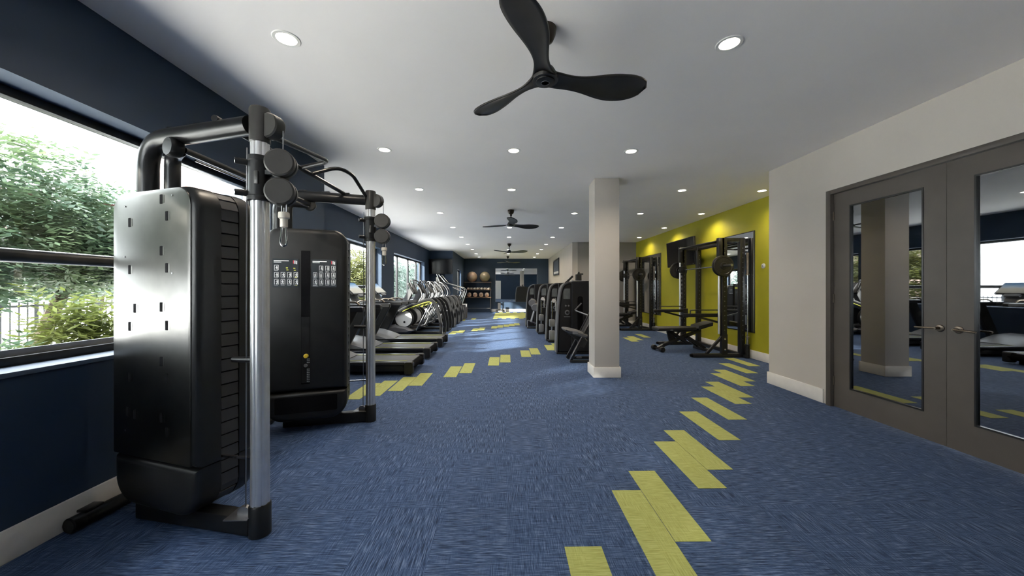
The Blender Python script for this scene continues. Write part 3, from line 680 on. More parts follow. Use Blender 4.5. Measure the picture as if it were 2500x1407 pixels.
# ================================================================ treadmills
def treadmill():
    r = thing('treadmill', '', 'treadmill', (0, 0, 0), 0, 'treadmills along the window')
    MB().box(-1.95, -0.10, -0.36, 0.36, 0.06, 0.175).build('deck', 'black_plastic', r, 0.012)
    MB().box(-1.72, -0.045, -0.265, 0.265, 0.172, 0.205).build('running_belt', 'belt', r, 0.010)
    for s in (-1, 1):
        rl = MB().box(-1.72, -0.06, s * 0.335 - 0.068, s * 0.335 + 0.068, 0.165, 0.212).build('side_rail', 'black_satin', r, 0.012)
        MB().box(-1.62, -0.12, s * 0.262 - 0.008, s * 0.262 + 0.008, 0.206, 0.2135).build('rail_stripe', 'lime_accent', rl)
        MB().prism(rrect(-0.13, 0.005, 0.025, 0.215, 0.03, 4), lambda u, w, z: (u, w, z), [(s * 0.36 - 0.055, 0.006), (s * 0.36 - 0.045, 0), (s * 0.36 + 0.045, 0), (s * 0.36 + 0.055, 0.006)]).build('rear_cap', 'black_plastic', r)
        MB().prism([(-1.80, 0.12), (-1.60, 0.12), (-1.17, 0.96), (-1.20, 1.06), (-1.38, 1.06)], lambda u, w, z: (u, w, z), [(s * 0.40 - 0.035, 0.004), (s * 0.40 - 0.028, 0), (s * 0.40 + 0.028, 0), (s * 0.40 + 0.035, 0.004)]).build('upright', 'black_plastic', r)
        MB().prism(rrect(-1.78, -0.75, 0.995, 1.075, (0.03, 0.02, 0.035, 0.02), 4), lambda u, w, z: (u, w, z), [(s * 0.39 - 0.045, 0.012), (s * 0.39 - 0.033, 0), (s * 0.39 + 0.033, 0), (s * 0.39 + 0.045, 0.012)]).build('arm_rest', 'black_satin', r)
        MB().tube(smooth_path([(-1.45, s * 0.30, 1.07), (-1.36, s * 0.30, 1.125), (-1.16, s * 0.30, 1.12), (-1.10, s * 0.30, 1.07)], 0.04, 4), 0.016, 10).build('grip_sensor', 'bronze', r)
        MB().box(-1.9, -1.84, s * 0.3 - 0.04, s * 0.3 + 0.04, 0.002, 0.07).build('foot', 'black_matte', r)
        MB().cyl((-0.2, s * 0.3, 0.002), (-0.2, s * 0.3, 0.07), 0.03, 10).build('foot', 'black_matte', r)
    MB().cyl((-0.055, -0.34, 0.13), (-0.055, 0.34, 0.13), 0.062, 18).build('rear_roller', 'black_matte', r)
    MB().prism([(-1.96, 0.06), (-1.20, 0.10), (-1.12, 0.215), (-1.32, 0.295), (-1.55, 0.37), (-1.80, 0.40), (-1.95, 0.32)], lambda u, w, z: (u, w, z), [(-0.40, 0.06), (-0.36, 0.02), (-0.25, 0), (0.25, 0), (0.36, 0.02), (0.40, 0.06)]).build('motor_cover', 'silver_plastic', r)
    MB().prism([(-1.84, 0.99), (-1.52, 0.99), (-1.56, 1.12), (-1.74, 1.40), (-1.82, 1.42)], lambda u, w, z: (u, w, z), [(-0.20, 0.01), (-0.18, 0), (0.18, 0), (0.20, 0.01)]).build('console_mast', 'silver_plastic', r)
    MB().bar((-1.68, -0.40, 1.03), (-1.68, 0.40, 1.03), 0.16, 0.07).build('cross_bar', 'black_plastic', r, 0.015)
    MB().prism(rrect(-0.70, -0.55, 0, 0.01, 0.002, 1), lambda u, w, z: (u - 0.92, w, z + 1.07), [(-0.3, 0), (0.3, 0)]).build('tray', 'black_satin', r)
    # screen, leaning away from the runner
    d = Vector((-0.24, 0, 0.225)).normalized(); n = Vector((d.z, 0, -d.x))
    def Q(u, w, z): p = Vector((-1.49, 0, 1.235)) + d * z + n * w; return (p.x, u, p.z)
    cs = MB().prism(rrect(-0.31, 0.31, 0.0, 0.36, 0.03, 5), Q, [(-0.025, 0.012), (-0.018, 0), (0.008, 0), (0.014, 0.006)]).build('console', 'black_satin', r)
    MB().prism(rrect(-0.285, 0.285, 0.03, 0.335, 0.008, 2), Q, [(0.0135, 0), (0.0155, 0)]).build('display', 'display_on', cs, label='lit display showing a bright landscape')
    MB().prism(rrect(-0.12, 0.12, -0.06, 0.0, 0.01, 2), Q, [(-0.02, 0), (0.02, 0)]).build('control_pad', 'silver_plastic', cs)
    return r
tm0 = treadmill(); tm0.location = (-1.46, 6.03, 0); tm0['label'] = 'black treadmill with lit screen nearest the cable machine'
for y, lab in ((7.34, 'black treadmill in the middle of the three'), (8.66, 'black treadmill beside the first cross trainer')): dup(tm0, (-1.47, y, 0), 0, lab)

# ================================================================ cross trainers
def cross_trainer():
    r = thing('cross_trainer', '', 'cross trainer', (0, 0, 0), 0, 'cross trainers along the window')
    I = lambda u, w, z: (u, w, z)
    MB().box(-1.55, -0.05, -0.05, 0.05, 0.03, 0.10).build('base_rail', 'black_plastic', r, 0.012)
    MB().box(-0.08, 0.02, -0.33, 0.33, 0.002, 0.06).build('rear_foot', 'black_satin', r, 0.012)
    MB().box(-1.58, -1.50, -0.33, 0.33, 0.002, 0.06).build('front_foot', 'black_satin', r, 0.012)
    for s in (-1, 1):
        band = [Vector(p) for p in catmull([(-1.58, 0.20), (-1.42, 0.52), (-1.10, 0.76), (-0.70, 0.93), (-0.36, 1.03), (-0.17, 0.92), (-0.07, 0.62), (-0.01, 0.30), (-0.02, 0.03)], 6)]
        band = [(p.x, p.y) for p in band]
        ab = MB().strip(band, 0.035, 0.085, lambda u, w, z, s=s: (u, s * 0.30 + w, z)).build('arch_beam', 'black_satin', r, 0.010)
        MB().strip([(p[0] + 0.004, p[1] - 0.05) for p in band[12:27]], 0.030, 0.018, lambda u, w, z, s=s: (u, s * 0.30 + w, z)).build('arch_stripe', 'lime_accent', ab)
        MB().strip([(p[0] + (0.046 if i > 27 else 0), p[1] + (0.046 if i <= 27 else 0)) for i, p in enumerate(band[8:])], 0.010, 0.008, lambda u, w, z, s=s: (u, s * 0.325 + w, z)).build('arch_trim', 'steel', ab)
        fw = MB().lathe([(0.0, -0.03), (0.235, -0.03), (0.245, -0.02), (0.245, 0.02), (0.235, 0.03), (0.06, 0.034), (0.0, 0.034)], (-1.08, s * 0.22, 0.50), (0, s, 0), 36).build('flywheel_cover', 'white_plastic', r)
        MB().lathe([(0.246, -0.034), (0.275, -0.034), (0.275, 0.030), (0.246, 0.030)], (-1.08, s * 0.22, 0.50), (0, s, 0), 36).build('rim', 'black_plastic', fw)
        MB().lathe([(0.0, 0.0), (0.028, 0.0), (0.028, 0.008), (0.0, 0.008)], (-1.06, s * 0.255, 0.40), (0, s, 0), 14).build('axle_cap', 'black_matte', fw)
        MB().tube([(-0.35, s * 0.16, 0.92), (-0.74, s * 0.20, 0.16)], 0.019, 12).build('link_rod', 'steel', r)
        MB().tube(smooth_path([(-0.24, s * 0.12, 0.90), (-0.50, s * 0.14, 0.30), (-0.70, s * 0.14, 0.26)], 0.1, 4), 0.018, 12).build('crank_rod', 'handle_grey', r)
        MB().prism(rrect(-0.92, -0.50, 0.235, 0.275, 0.015, 3), lambda u, w, z, s=s: (u, s * 0.14 + w, z), [(-0.07, 0.006), (-0.06, 0), (0.06, 0), (0.07, 0.006)]).build('pedal', 'black_satin', r)
        MB().tube(catmull([(-0.78, s * 0.27, 0.78), (-0.62, s * 0.28, 1.02), (-0.55, s * 0.28, 1.16), (-0.62, s * 0.27, 1.36), (-0.80, s * 0.25, 1.56), (-0.88, s * 0.20, 1.60), (-0.91, s * 0.16, 1.55), (-0.86, s * 0.15, 1.38), (-0.84, s * 0.15, 1.18)], 5), 0.019, 10).build('handlebar', 'handle_grey', r)
    MB().prism([(-1.62, 0.06), (-0.95, 0.06), (-0.78, 0.16), (-0.98, 0.27), (-1.30, 0.33), (-1.60, 0.27), (-1.68, 0.15)], I, [(-0.33, 0.07), (-0.28, 0.02), (-0.2, 0), (0.2, 0), (0.28, 0.02), (0.33, 0.07)]).build('floor_cover', 'handle_grey', r)
    MB().prism([(-1.30, 0.70), (-1.10, 0.78), (-0.86, 1.26), (-0.94, 1.40), (-1.02, 1.30)], I, [(-0.08, 0.01), (-0.06, 0), (0.06, 0), (0.08, 0.01)]).build('console_mast', 'handle_grey', r)
    d = Vector((-0.19, 0, 0.30)).normalized(); n = Vector((d.z, 0, -d.x))
    def Q(u, w, z): p = Vector((-0.78, 0, 1.22)) + d * z + n * w; return (p.x, u, p.z)
    cs = MB().prism(rrect(-0.19, 0.19, 0.0, 0.36, 0.04, 5), Q, [(-0.05, 0.02), (-0.04, 0), (0.0, 0), (0.012, 0.01)]).build('console', 'black_plastic', r)
    MB().prism(rrect(-0.15, 0.15, 0.12, 0.32, 0.01, 2), Q, [(0.011, 0), (0.014, 0)]).build('display', 'silver_plastic', cs)
    return r
ct = cross_trainer(); names5 = ['first cross trainer, with the white flywheel cover in full view', 'second cross trainer from the treadmills', 'third cross trainer from the treadmills', 'fourth cross trainer from the treadmills', 'fifth cross trainer, next to the stair climber']
for i in range(5):
    loc = (-1.84, 10.55 + 1.13 * i, 0); lab = 'black arched ' + names5[i]
    if i == 0: ct.location = loc; ct['label'] = lab
    else: dup(ct, loc, 0, lab)

# ================================================================ stair climber
r = thing('stair_climber', 'tall stair climber with silver handrails under the television', 'stair climber', (-1.75, 15.95 + 0.35, 0)); r.location = (-1.75, 15.85, 0)
I = lambda u, w, z: (u, w, z)
for s in (-1, 1):
    MB().prism([(-1.25, 0.02), (-0.02, 0.02), (0.0, 0.10), (0.0, 0.66), (-0.30, 0.66), (-0.55, 0.95), (-1.15, 1.10), (-1.25, 0.9)], I, [(s * 0.33 - 0.05, 0.01), (s * 0.33 - 0.04, 0), (s * 0.33 + 0.04, 0), (s * 0.33 + 0.05, 0.01)]).build('side_shroud', 'grey_pad', r)
    MB().tube(smooth_path([(-0.25, s * 0.36, 0.62), (-0.02, s * 0.36, 1.25), (-0.12, s * 0.36, 1.36), (-0.60, s * 0.36, 1.52), (-0.85, s * 0.36, 1.58), (-1.15, s * 0.33, 1.95)], 0.10, 5), 0.021, 12).build('handrail', 'chrome', r)
    MB().tube(smooth_path([(-0.40, s * 0.37, 0.70), (-0.16, s * 0.37, 1.22), (-0.55, s * 0.37, 1.40)], 0.08, 5), 0.018, 12).build('inner_handrail', 'steel', r)
    MB().tube(smooth_path([(-1.18, s * 0.30, 1.0), (-1.10, s * 0.30, 1.55), (-1.25, s * 0.28, 1.96)], 0.1, 5), 0.024, 12).build('mast', 'chrome', r)
for k in range(4):
    MB().box(-0.32 - 0.2 * k, -0.08 - 0.2 * k, -0.28, 0.28, 0.16 + 0.2 * k, 0.22 + 0.2 * k).build('step', 'black_satin', r, 0.008)
MB().box(-1.30, -1.10, -0.25, 0.25, 1.40, 1.85).build('console', 'black_plastic', r, 0.03)
MB().tube(smooth_path([(-1.1, -0.30, 1.45), (-0.86, -0.30, 1.50), (-0.86, 0.30, 1.50), (-1.1, 0.30, 1.45)], 0.08, 4), 0.018, 10).build('front_grip', 'steel', r)

# ================================================================ selectorised weight machines (tower faces the viewer)
def weight_machine(loc, variant, label):
    r = thing('weight_machine', label, 'weight machine', loc, 0, 'weight machines in a row')
    I = lambda u, w, z: (u, w, z)
    Wd = 0.92; T = 0.34
    prof = [(0.02, 0.03), (Wd, 0.03), (Wd, 1.28)] + [(Wd - 0.05 - 0.16 + 0.17 * cos(R(a)) + 0.04, 1.30 + 0.17 * sin(R(a))) for a in range(10, 91, 16)] + [(0.28 - 0.17 * sin(R(a)), 1.30 + 0.17 * cos(R(a))) for a in range(0, 81, 16)] + [(0.085, 1.22), (0.04, 0.8)]
    MB().prism(prof, I, [(-T / 2 + 0.02, 0.02), (-T / 2 + 0.03, 0.012), (T / 2 - 0.03, 0.012), (T / 2 - 0.02, 0.02)]).build('shroud', 'black_satin', r)
    edge = [(0.0, 0.02), (0.03, 0.8), (0.075, 1.22)] + [(0.28 - 0.185 * sin(R(a)), 1.30 + 0.185 * cos(R(a))) for a in range(80, -1, -16)] + [(0.60, 1.487)]
    fr = MB().strip([tuple(p) for p in catmull([Vector(p) for p in edge], 3)], T / 2, 0.026, I).build('edge_frame', 'grey_pad', r)
    MB().strip([tuple(p) for p in catmull([Vector((p[0] - 0.008, p[1] + (0.008 if p[1] > 1.2 else 0))) for p in edge], 3)], 0.012, 0.022, lambda u, w, z: (u, w - T / 2, z)).build('edge_trim', 'steel', fr)
    MB().prism([(0.30, 0.05), (0.66, 0.05), (0.66, 1.52), (0.30, 1.50)], I, [(-T / 2 - 0.035, 0.012), (-T / 2 - 0.025, 0), (-T / 2 + 0.05, 0)]).build('centre_cover', 'black_satin', r)
    MB().prism(rrect(0.42, 0.53, 0.35, 1.20, 0.05, 5), I, [(-T / 2 - 0.038, 0), (-T / 2 - 0.03, 0)]).build('stack_slot', 'black_matte', r)
    MB().prism(rrect(0.135, 0.275, 1.14, 1.36, (0.01, 0.01, 0.01, 0.06), 4), I, [(-T / 2 + 0.012, 0), (-T / 2 + 0.024, 0)]).build('glossy_window', 'placard_pale', r)
    pl = MB().prism(rrect(0.69, 0.86, 1.16, 1.38, 0.01, 3), I, [(-T / 2 + 0.010, 0), (-T / 2 + 0.024, 0)]).build('placard', 'placard', r)
    MB().box(0.70, 0.82, -T / 2 + 0.006, -T / 2 + 0.011, 1.175, 1.183).box(0.72, 0.80, -T / 2 + 0.006, -T / 2 + 0.011, 1.30, 1.305).build('placard_print', 'white_print', pl)
    dial = MB().lathe([(0.022, 0.0), (0.048, 0.002), (0.052, 0.014), (0.030, 0.018), (0.022, 0.012)], (0.215, -T / 2 + 0.022, 0.86), (0, -1, 0), 22).build('dial', 'steel', r)
    MB().lathe([(0.0, 0.0), (0.024, 0.0), (0.020, 0.022), (0.0, 0.024)], (0.215, -T / 2 + 0.02, 0.86), (0, -1, 0), 14).build('knob', 'black_plastic', dial)
    for dx in (-0.03, 0.03):
        MB().lathe([(0.0, 0.0), (0.02, 0.0), (0.016, 0.014), (0.0, 0.016)], (0.215 + dx, -T / 2 + 0.02, 1.0), (0, -1, 0), 12).build('adjuster', 'silver_plastic', r)
    MB().box(0.15, 0.28, -T / 2 + 0.012, -T / 2 + 0.024, 0.765, 0.78).build('badge', 'silver_plastic', r)
    MB().box(-0.01, Wd, -T / 2 - 0.03, -T / 2 + 0.02, 0.002, 0.035).build('base_bar', 'black_satin', r, 0.008)
    MB().box(0.0, Wd, T / 2 - 0.04, T / 2 + 0.03, 0.002, 0.035).build('base_bar', 'black_satin', r, 0.008)
    if variant == 'seat':
        y = -0.86
        MB().prism(catmull_closed([(0.03, 0.625), (0.20, 0.60), (0.42, 0.53), (0.45, 0.47), (0.38, 0.445), (0.20, 0.505), (0.06, 0.555), (0.015, 0.59)]), I, [(y - 0.20, 0.03), (y - 0.18, 0.008), (y - 0.15, 0), (y + 0.15, 0), (y + 0.18, 0.008), (y + 0.20, 0.03)]).build('seat', 'grey_pad', r)
        MB().box(0.16, 0.26, y - 0.215, y - 0.195, 0.53, 0.58).build('seat_badge', 'silver_plastic', r)
        MB().prism([(0.10, 0.52), (0.40, 0.46), (0.47, 0.38), (0.40, 0.24), (0.33, 0.26), (0.28, 0.38)], I, [(y - 0.06, 0.01), (y - 0.05, 0), (y + 0.05, 0), (y + 0.06, 0.01)]).build('seat_bracket', 'taupe_plastic', r)
        for s in (-1, 1):
            MB().bar((0.12, y + s * 0.16, 0.02), (0.62, y + s * 0.16, 0.98), 0.04, 0.06, (-1, 0, 0.5)).build('support_leg', 'black_satin', r, 0.008)
            MB().bar((0.10, y + s * 0.185, 0.03), (0.60, y + s * 0.185, 0.99), 0.012, 0.012, (-1, 0, 0.5)).build('leg_trim', 'chrome', r)
        MB().prism([(0.36, 0.50), (0.44, 0.47), (0.72, 1.02), (0.66, 1.07)], I, [(y - 0.16, 0.02), (y - 0.13, 0), (y + 0.13, 0), (y + 0.16, 0.02)]).build('backrest', 'upholstery', r)
        MB().box(0.12, 0.9, y - 0.20, y - 0.15, 0.002, 0.05).build('floor_bar', 'black_satin', r, 0.008)
        MB().box(0.12, 0.9, y + 0.15, y + 0.20, 0.002, 0.05).build('floor_bar', 'black_satin', r, 0.008)
        MB().box(0.80, 0.88, y, -T / 2, 0.002, 0.07).build('link_bar', 'black_satin', r, 0.008)
        MB().lathe([(0.0, 0.0), (0.05, 0.0), (0.05, 0.02), (0.02, 0.03), (0.0, 0.03)], (0.32, y, 0.052), (0, 0, 1), 16).build('floor_pulley', 'steel', r)
        MB().tube([(0.36, -0.34, 0.91), (0.64, y + 0.1, 0.80), (0.80, y + 0.1, 0.80)], 0.013, 10).build('lever_arm', 'steel', r)
        MB().tube([(0.34, -0.34, 0.92), (0.48, -0.30, 1.06)], 0.014, 10).build('handle', 'steel', r)
        MB().tube([(0.58, y + 0.1, 0.80), (0.55, y + 0.1, 0.95)], 0.017, 10).build('grip', 'white_plastic', r)
        MB().prism([(0.33, 1.47), (0.62, 1.47), (0.60, 1.53), (0.34, 1.53)], I, [(-0.10, 0.01), (-0.08, 0), (0.08, 0), (0.10, 0.01)]).build('top_plate', 'steel', r)
        MB().box(0.42, 0.54, -0.05, 0.05, 1.52, 1.66).build('top_block', 'taupe_plastic', r, 0.01)
        MB().tube([(0.20, 0.0, 1.47), (0.36, 0.0, 1.62)], 0.022, 10).build('top_lever', 'black_satin', r)
        MB().tube([(0.49, 0, 1.64), (0.49, 0, 1.71)], 0.018, 10).tube([(0.46, 0, 1.67), (0.58, 0, 1.665)], 0.015, 8).build('top_knob', 'black_plastic', r)
    elif variant == 'column':
        y = -0.55
        MB().cyl((0.10, y + 0.1, 0.05), (0.10, y + 0.1, 1.05), 0.022, 14).build('guide_post', 'chrome', r)
        MB().box(0.03, 0.17, y + 0.02, y + 0.16, 0.06, 0.30).box(0.03, 0.17, y + 0.02, y + 0.16, 0.40, 0.58).build('post_sleeve', 'silver_plastic', r, 0.02)
        MB().box(0.0, 0.8, y + 0.05, y + 0.13, 0.002, 0.06).build('floor_bar', 'black_satin', r, 0.01)
        MB().box(0.40, 0.48, y + 0.13, -T / 2, 0.002, 0.06).build('link_bar', 'black_satin', r, 0.01)
        MB().prism(rrect(0.28, 0.66, 0.48, 0.58, 0.04, 4), I, [(y - 0.14, 0.03), (y - 0.10, 0), (y + 0.14, 0), (y + 0.18, 0.03)]).build('seat', 'upholstery', r)
        MB().box(0.42, 0.50, y, y + 0.08, 0.05, 0.49).build('seat_post', 'steel', r, 0.01)
        MB().tube(smooth_path([(0.22, -0.20, 1.10), (0.18, y, 1.02), (0.18, y - 0.02, 0.80)], 0.06, 4), 0.018, 10).build('handle', 'steel', r)
        MB().lathe([(0.0, 0.0), (0.05, 0.0), (0.05, 0.03), (0.0, 0.03)], (0.14, y + 0.07, 1.05), (0, -1, 0), 16).build('pulley', 'white_plastic', r)
    else:
        y = -0.70
        for s, zz in ((-1, 0.72), (1, 0.86)):
            MB().lathe([(0.0, -0.07), (0.11, -0.07), (0.135, -0.05), (0.135, 0.05), (0.11, 0.07), (0.0, 0.07)], (0.20 + 0.08 * (s < 0), y + s * 0.12, zz), (0.3, 1, 0.1), 22).build('roller_pad', 'grey_pad', r)
            MB().tube([(0.26, y + s * 0.12, 0.64), (0.14, y + s * 0.14, 0.22)], 0.024, 10).build('pad_arm', 'silver_plastic', r)
        MB().tube(smooth_path([(0.02, y - 0.05, 0.02), (0.02, y - 0.05, 0.28), (0.40, y - 0.1, 0.14), (0.42, y - 0.1, 0.02)], 0.05, 4), 0.022, 10).build('foot_rail', 'steel', r)
        MB().box(0.0, 0.85, y - 0.12, y - 0.05, 0.002, 0.05).build('floor_bar', 'black_satin', r, 0.01)
        MB().box(0.55, 0.62, y - 0.1, -T / 2, 0.002, 0.06).build('link_bar', 'black_satin', r, 0.01)
        MB().prism(rrect(0.34, 0.72, 0.46, 0.56, 0.04, 4), I, [(y - 0.15, 0.03), (y - 0.12, 0), (y + 0.15, 0), (y + 0.18, 0.03)]).build('seat', 'upholstery', r)
        MB().box(0.56, 0.62, y, y + 0.08, 0.05, 0.47).build('seat_post', 'steel', r, 0.01)
        MB().tube([(0.40, y - 0.16, 0.1), (0.40, y - 0.16, 0.62)], 0.02, 10).build('grip_post', 'chrome', r)
        MB().box(0.50, 0.66, -T / 2 - 0.05, -T / 2 - 0.04, 1.34, 1.40).build('badge_plate', 'lime_accent', r)
    return r
def catmull_closed(pts, n=4):
    P = [Vector(p) for p in pts]; k = len(P); out = []
    for i in range(k):
        a, b, c, d = P[i - 1], P[i], P[(i + 1) % k], P[(i + 2) % k]
        for j in range(n):
            t = j / n; out.append(tuple(0.5 * ((2 * b) + (c - a) * t + (2 * a - 5 * b + 4 * c - d) * t * t + (3 * b - a - 3 * c + d) * t ** 3)))
    return out
weight_machine((1.05, 7.63, 0), 'seat', 'black weight machine with padded seat, half hidden by the pillar')
weight_machine((1.05, 9.53, 0), 'column', 'black weight machine, second behind the pillar')
weight_machine((0.94, 11.17, 0), 'column', 'black weight machine, third behind the pillar')
weight_machine((0.70, 12.95, 0), 'pad', 'black weight machine with grey roller pads, farthest of the row')

# ================================================================ racks on the lime wall
def rack(loc, label, Wy=1.60):
    """local: +x towards the wall, +y along the wall; origin below the near front upright"""
    r = thing('smith_rack', label, 'power rack', loc, 0, 'racks on the lime wall')
    for y in (0.0, Wy):
        s = -1 if y == 0 else 1
        for x, nm in ((0.0, 'front_upright'), (0.36, 'rear_upright')):
            up = MB().box(x - 0.05, x + 0.05, y - 0.045, y + 0.045, 0.06, 2.36).build(nm, 'black_satin', r, 0.006)
            hl = MB()
            for k in range(20): hl.lathe([(0.0, 0.0), (0.010, 0.0), (0.010, 0.002), (0.0, 0.002)], (x, y - 0.0455, 0.35 + 0.095 * k), (0, -1, 0), 8)
            hl.build('peg_holes', 'steel', up)
        MB().box(-0.62, 0.44, y - 0.04, y + 0.04, 0.002, 0.075).build('base_beam', 'black_satin', r, 0.01)
        MB().tube([(-0.60, y, 0.042), (-0.66, y, 0.040)], [0.034, 0.028], 14).build('foot_cap', 'black_matte', r)
        MB().box(0.02, 0.36, y - 0.03, y + 0.03, 2.28, 2.36).build('top_beam', 'black_satin', r, 0.006)
        MB().bar((-0.34, y, 0.07), (0.0, y, 0.44), 0.05, 0.05).build('brace', 'black_satin', r, 0.006)
        MB().box(-0.055, 0.055, y - 0.05 if s < 0 else y + 0.04, y - 0.04 if s < 0 else y + 0.05, 0.06, 0.46).build('gusset', 'black_plastic', r)
        for z in (0.16, 0.37): MB().lathe([(0.0, 0.0), (0.022, 0.0), (0.020, 0.010), (0.0, 0.012)], (0.0, y + s * 0.05, z), (0, s, 0), 14).build('bolt', 'chrome', r)
        MB().cyl((-0.085, y, 0.46), (-0.085, y, 1.98), 0.024, 16).build('guide_rod', 'alu_post', r)
        MB().box(-0.115, 0.0, y - 0.045, y + 0.045, 1.98, 2.36).build('rod_block', 'black_satin', r, 0.006)
        MB().lathe([(0.0, 0.0), (0.03, 0.0), (0.03, 0.05), (0.0, 0.05)], (-0.075, y, 1.94), (0, 0, 1), 14).build('rod_collar', 'chrome', r)
        hk = MB()
        for k in range(13): hk.box(-0.062, -0.050, y - 0.03 * s - 0.015, y - 0.03 * s + 0.015, 0.62 + 0.10 * k, 0.675 + 0.10 * k)
        hk.build('catch_strip', 'chrome', r)
        # safety arm with guard loop
        sa = MB().box(-0.76, 0.02, y - s * 0.075 - 0.025, y - s * 0.075 + 0.025, 0.79, 0.86).build('safety_arm', 'black_plastic', r, 0.006)
        MB().tube(smooth_path([(-0.62, y - s * 0.075, 0.86), (-0.62, y - s * 0.075, 0.93), (-0.05, y - s * 0.075, 0.93), (-0.05, y - s * 0.075, 0.86)], 0.04, 4), 0.011, 10).build('guard_loop', 'black_satin', sa)
        MB().bar((-0.50, y - s * 0.075, 0.80), (-0.04, y - s * 0.075, 0.68), 0.03, 0.04).build('arm_strut', 'black_satin', sa)
        MB().box(-0.055, 0.055, y - s * 0.11, y - s * 0.04, 0.66, 0.88).build('arm_socket', 'black_satin', sa, 0.004)
    MB().box(0.32, 0.40, 0.03, Wy - 0.03, 2.28, 2.36).build('rear_top_beam', 'black_satin', r, 0.006)
    MB().box(0.32, 0.40, 0.03, Wy - 0.03, 0.01, 0.08).build('rear_base_beam', 'black_satin', r, 0.006)
    MB().box(-0.02, 0.05, 0.03, Wy - 0.03, 2.29, 2.34).build('front_top_beam', 'black_satin', r, 0.006)
    pb = smooth_path([(-0.02, 0.10, 2.30), (-0.22, 0.18, 2.28), (-0.26, 0.5, 2.27), (-0.26, Wy - 0.5, 2.27), (-0.22, Wy - 0.18, 2.28), (-0.02, Wy - 0.10, 2.30)], 0.1, 5)
    MB().tube(pb, 0.020, 12).build('pull_up_bar', 'tube_black', r)
    # upright holder for the spare bar
    MB().lathe([(0.030, 0.0), (0.038, 0.0), (0.038, 0.24), (0.046, 0.245), (0.046, 0.265), (0.028, 0.265), (0.028, 0.02), (0.0, 0.02)], (0.405, -0.115, 0.01), (0, 0, 1), 18).build('bar_holder', 'black_plastic', r)
    MB().box(0.37, 0.43, -0.11, 0.0, 0.012, 0.06).build('holder_arm', 'black_satin', r)
    return r
def barbell(loc, label, Wy=1.60):
    r = thing('barbell', label, 'barbell', loc, 0, 'loaded barbells on the racks')
    MB().cyl((0, -0.02, 0), (0, Wy + 0.02, 0), 0.0145, 12).build('bar', 'chrome', r)
    for s, y in ((-1, -0.03), (1, Wy + 0.03)):
        MB().cyl((0, y, 0), (0, y + s * 0.36, 0), 0.025, 16).build('sleeve', 'steel', r)
        for k, (rad, th) in enumerate(((0.205, 0.034), (0.20, 0.030))):
            c = y + s * (0.06 + 0.042 * k)
            MB().lathe([(0.026, -th * 0.5), (0.06, -th * 0.62), (0.07, -th * 0.3), (rad - 0.045, -th * 0.25), (rad - 0.035, -th * 0.5), (rad - 0.006, -th * 0.5), (rad, -th * 0.3), (rad, th * 0.3), (rad - 0.006, th * 0.5), (rad - 0.035, th * 0.5), (rad - 0.045, th * 0.25), (0.07, th * 0.3), (0.06, th * 0.62), (0.026, th * 0.5)], (0, c, 0), (0, 1, 0), 36).build('weight_plate', 'iron', r)
        MB().box(-0.06, 0.05, y - s * 0.13 - 0.05, y - s * 0.13 + 0.05, -0.07, 0.08).build('slide_carriage', 'black_plastic', r, 0.01)
    return r
def spare_bar(loc, label):
    r = thing('spare_barbell', label, 'barbell', loc, 0, 'bars stored upright beside the racks')
    MB().cyl((0, 0, 0.42), (0, 0, 1.62), 0.0125, 12).build('bar', 'chrome', r)
    MB().cyl((0, 0, 0.03), (0, 0, 0.40), 0.0235, 14).build('sleeve', 'steel', r)
    MB().cyl((0, 0, 1.64), (0, 0, 2.06), 0.0235, 14).build('sleeve', 'bronze', r)
    for z in (0.40, 1.62): MB().lathe([(0.0, 0.0), (0.034, 0.0), (0.034, 0.025), (0.0, 0.025)], (0, 0, z), (0, 0, 1), 14).build('collar', 'bronze', r)
    return r
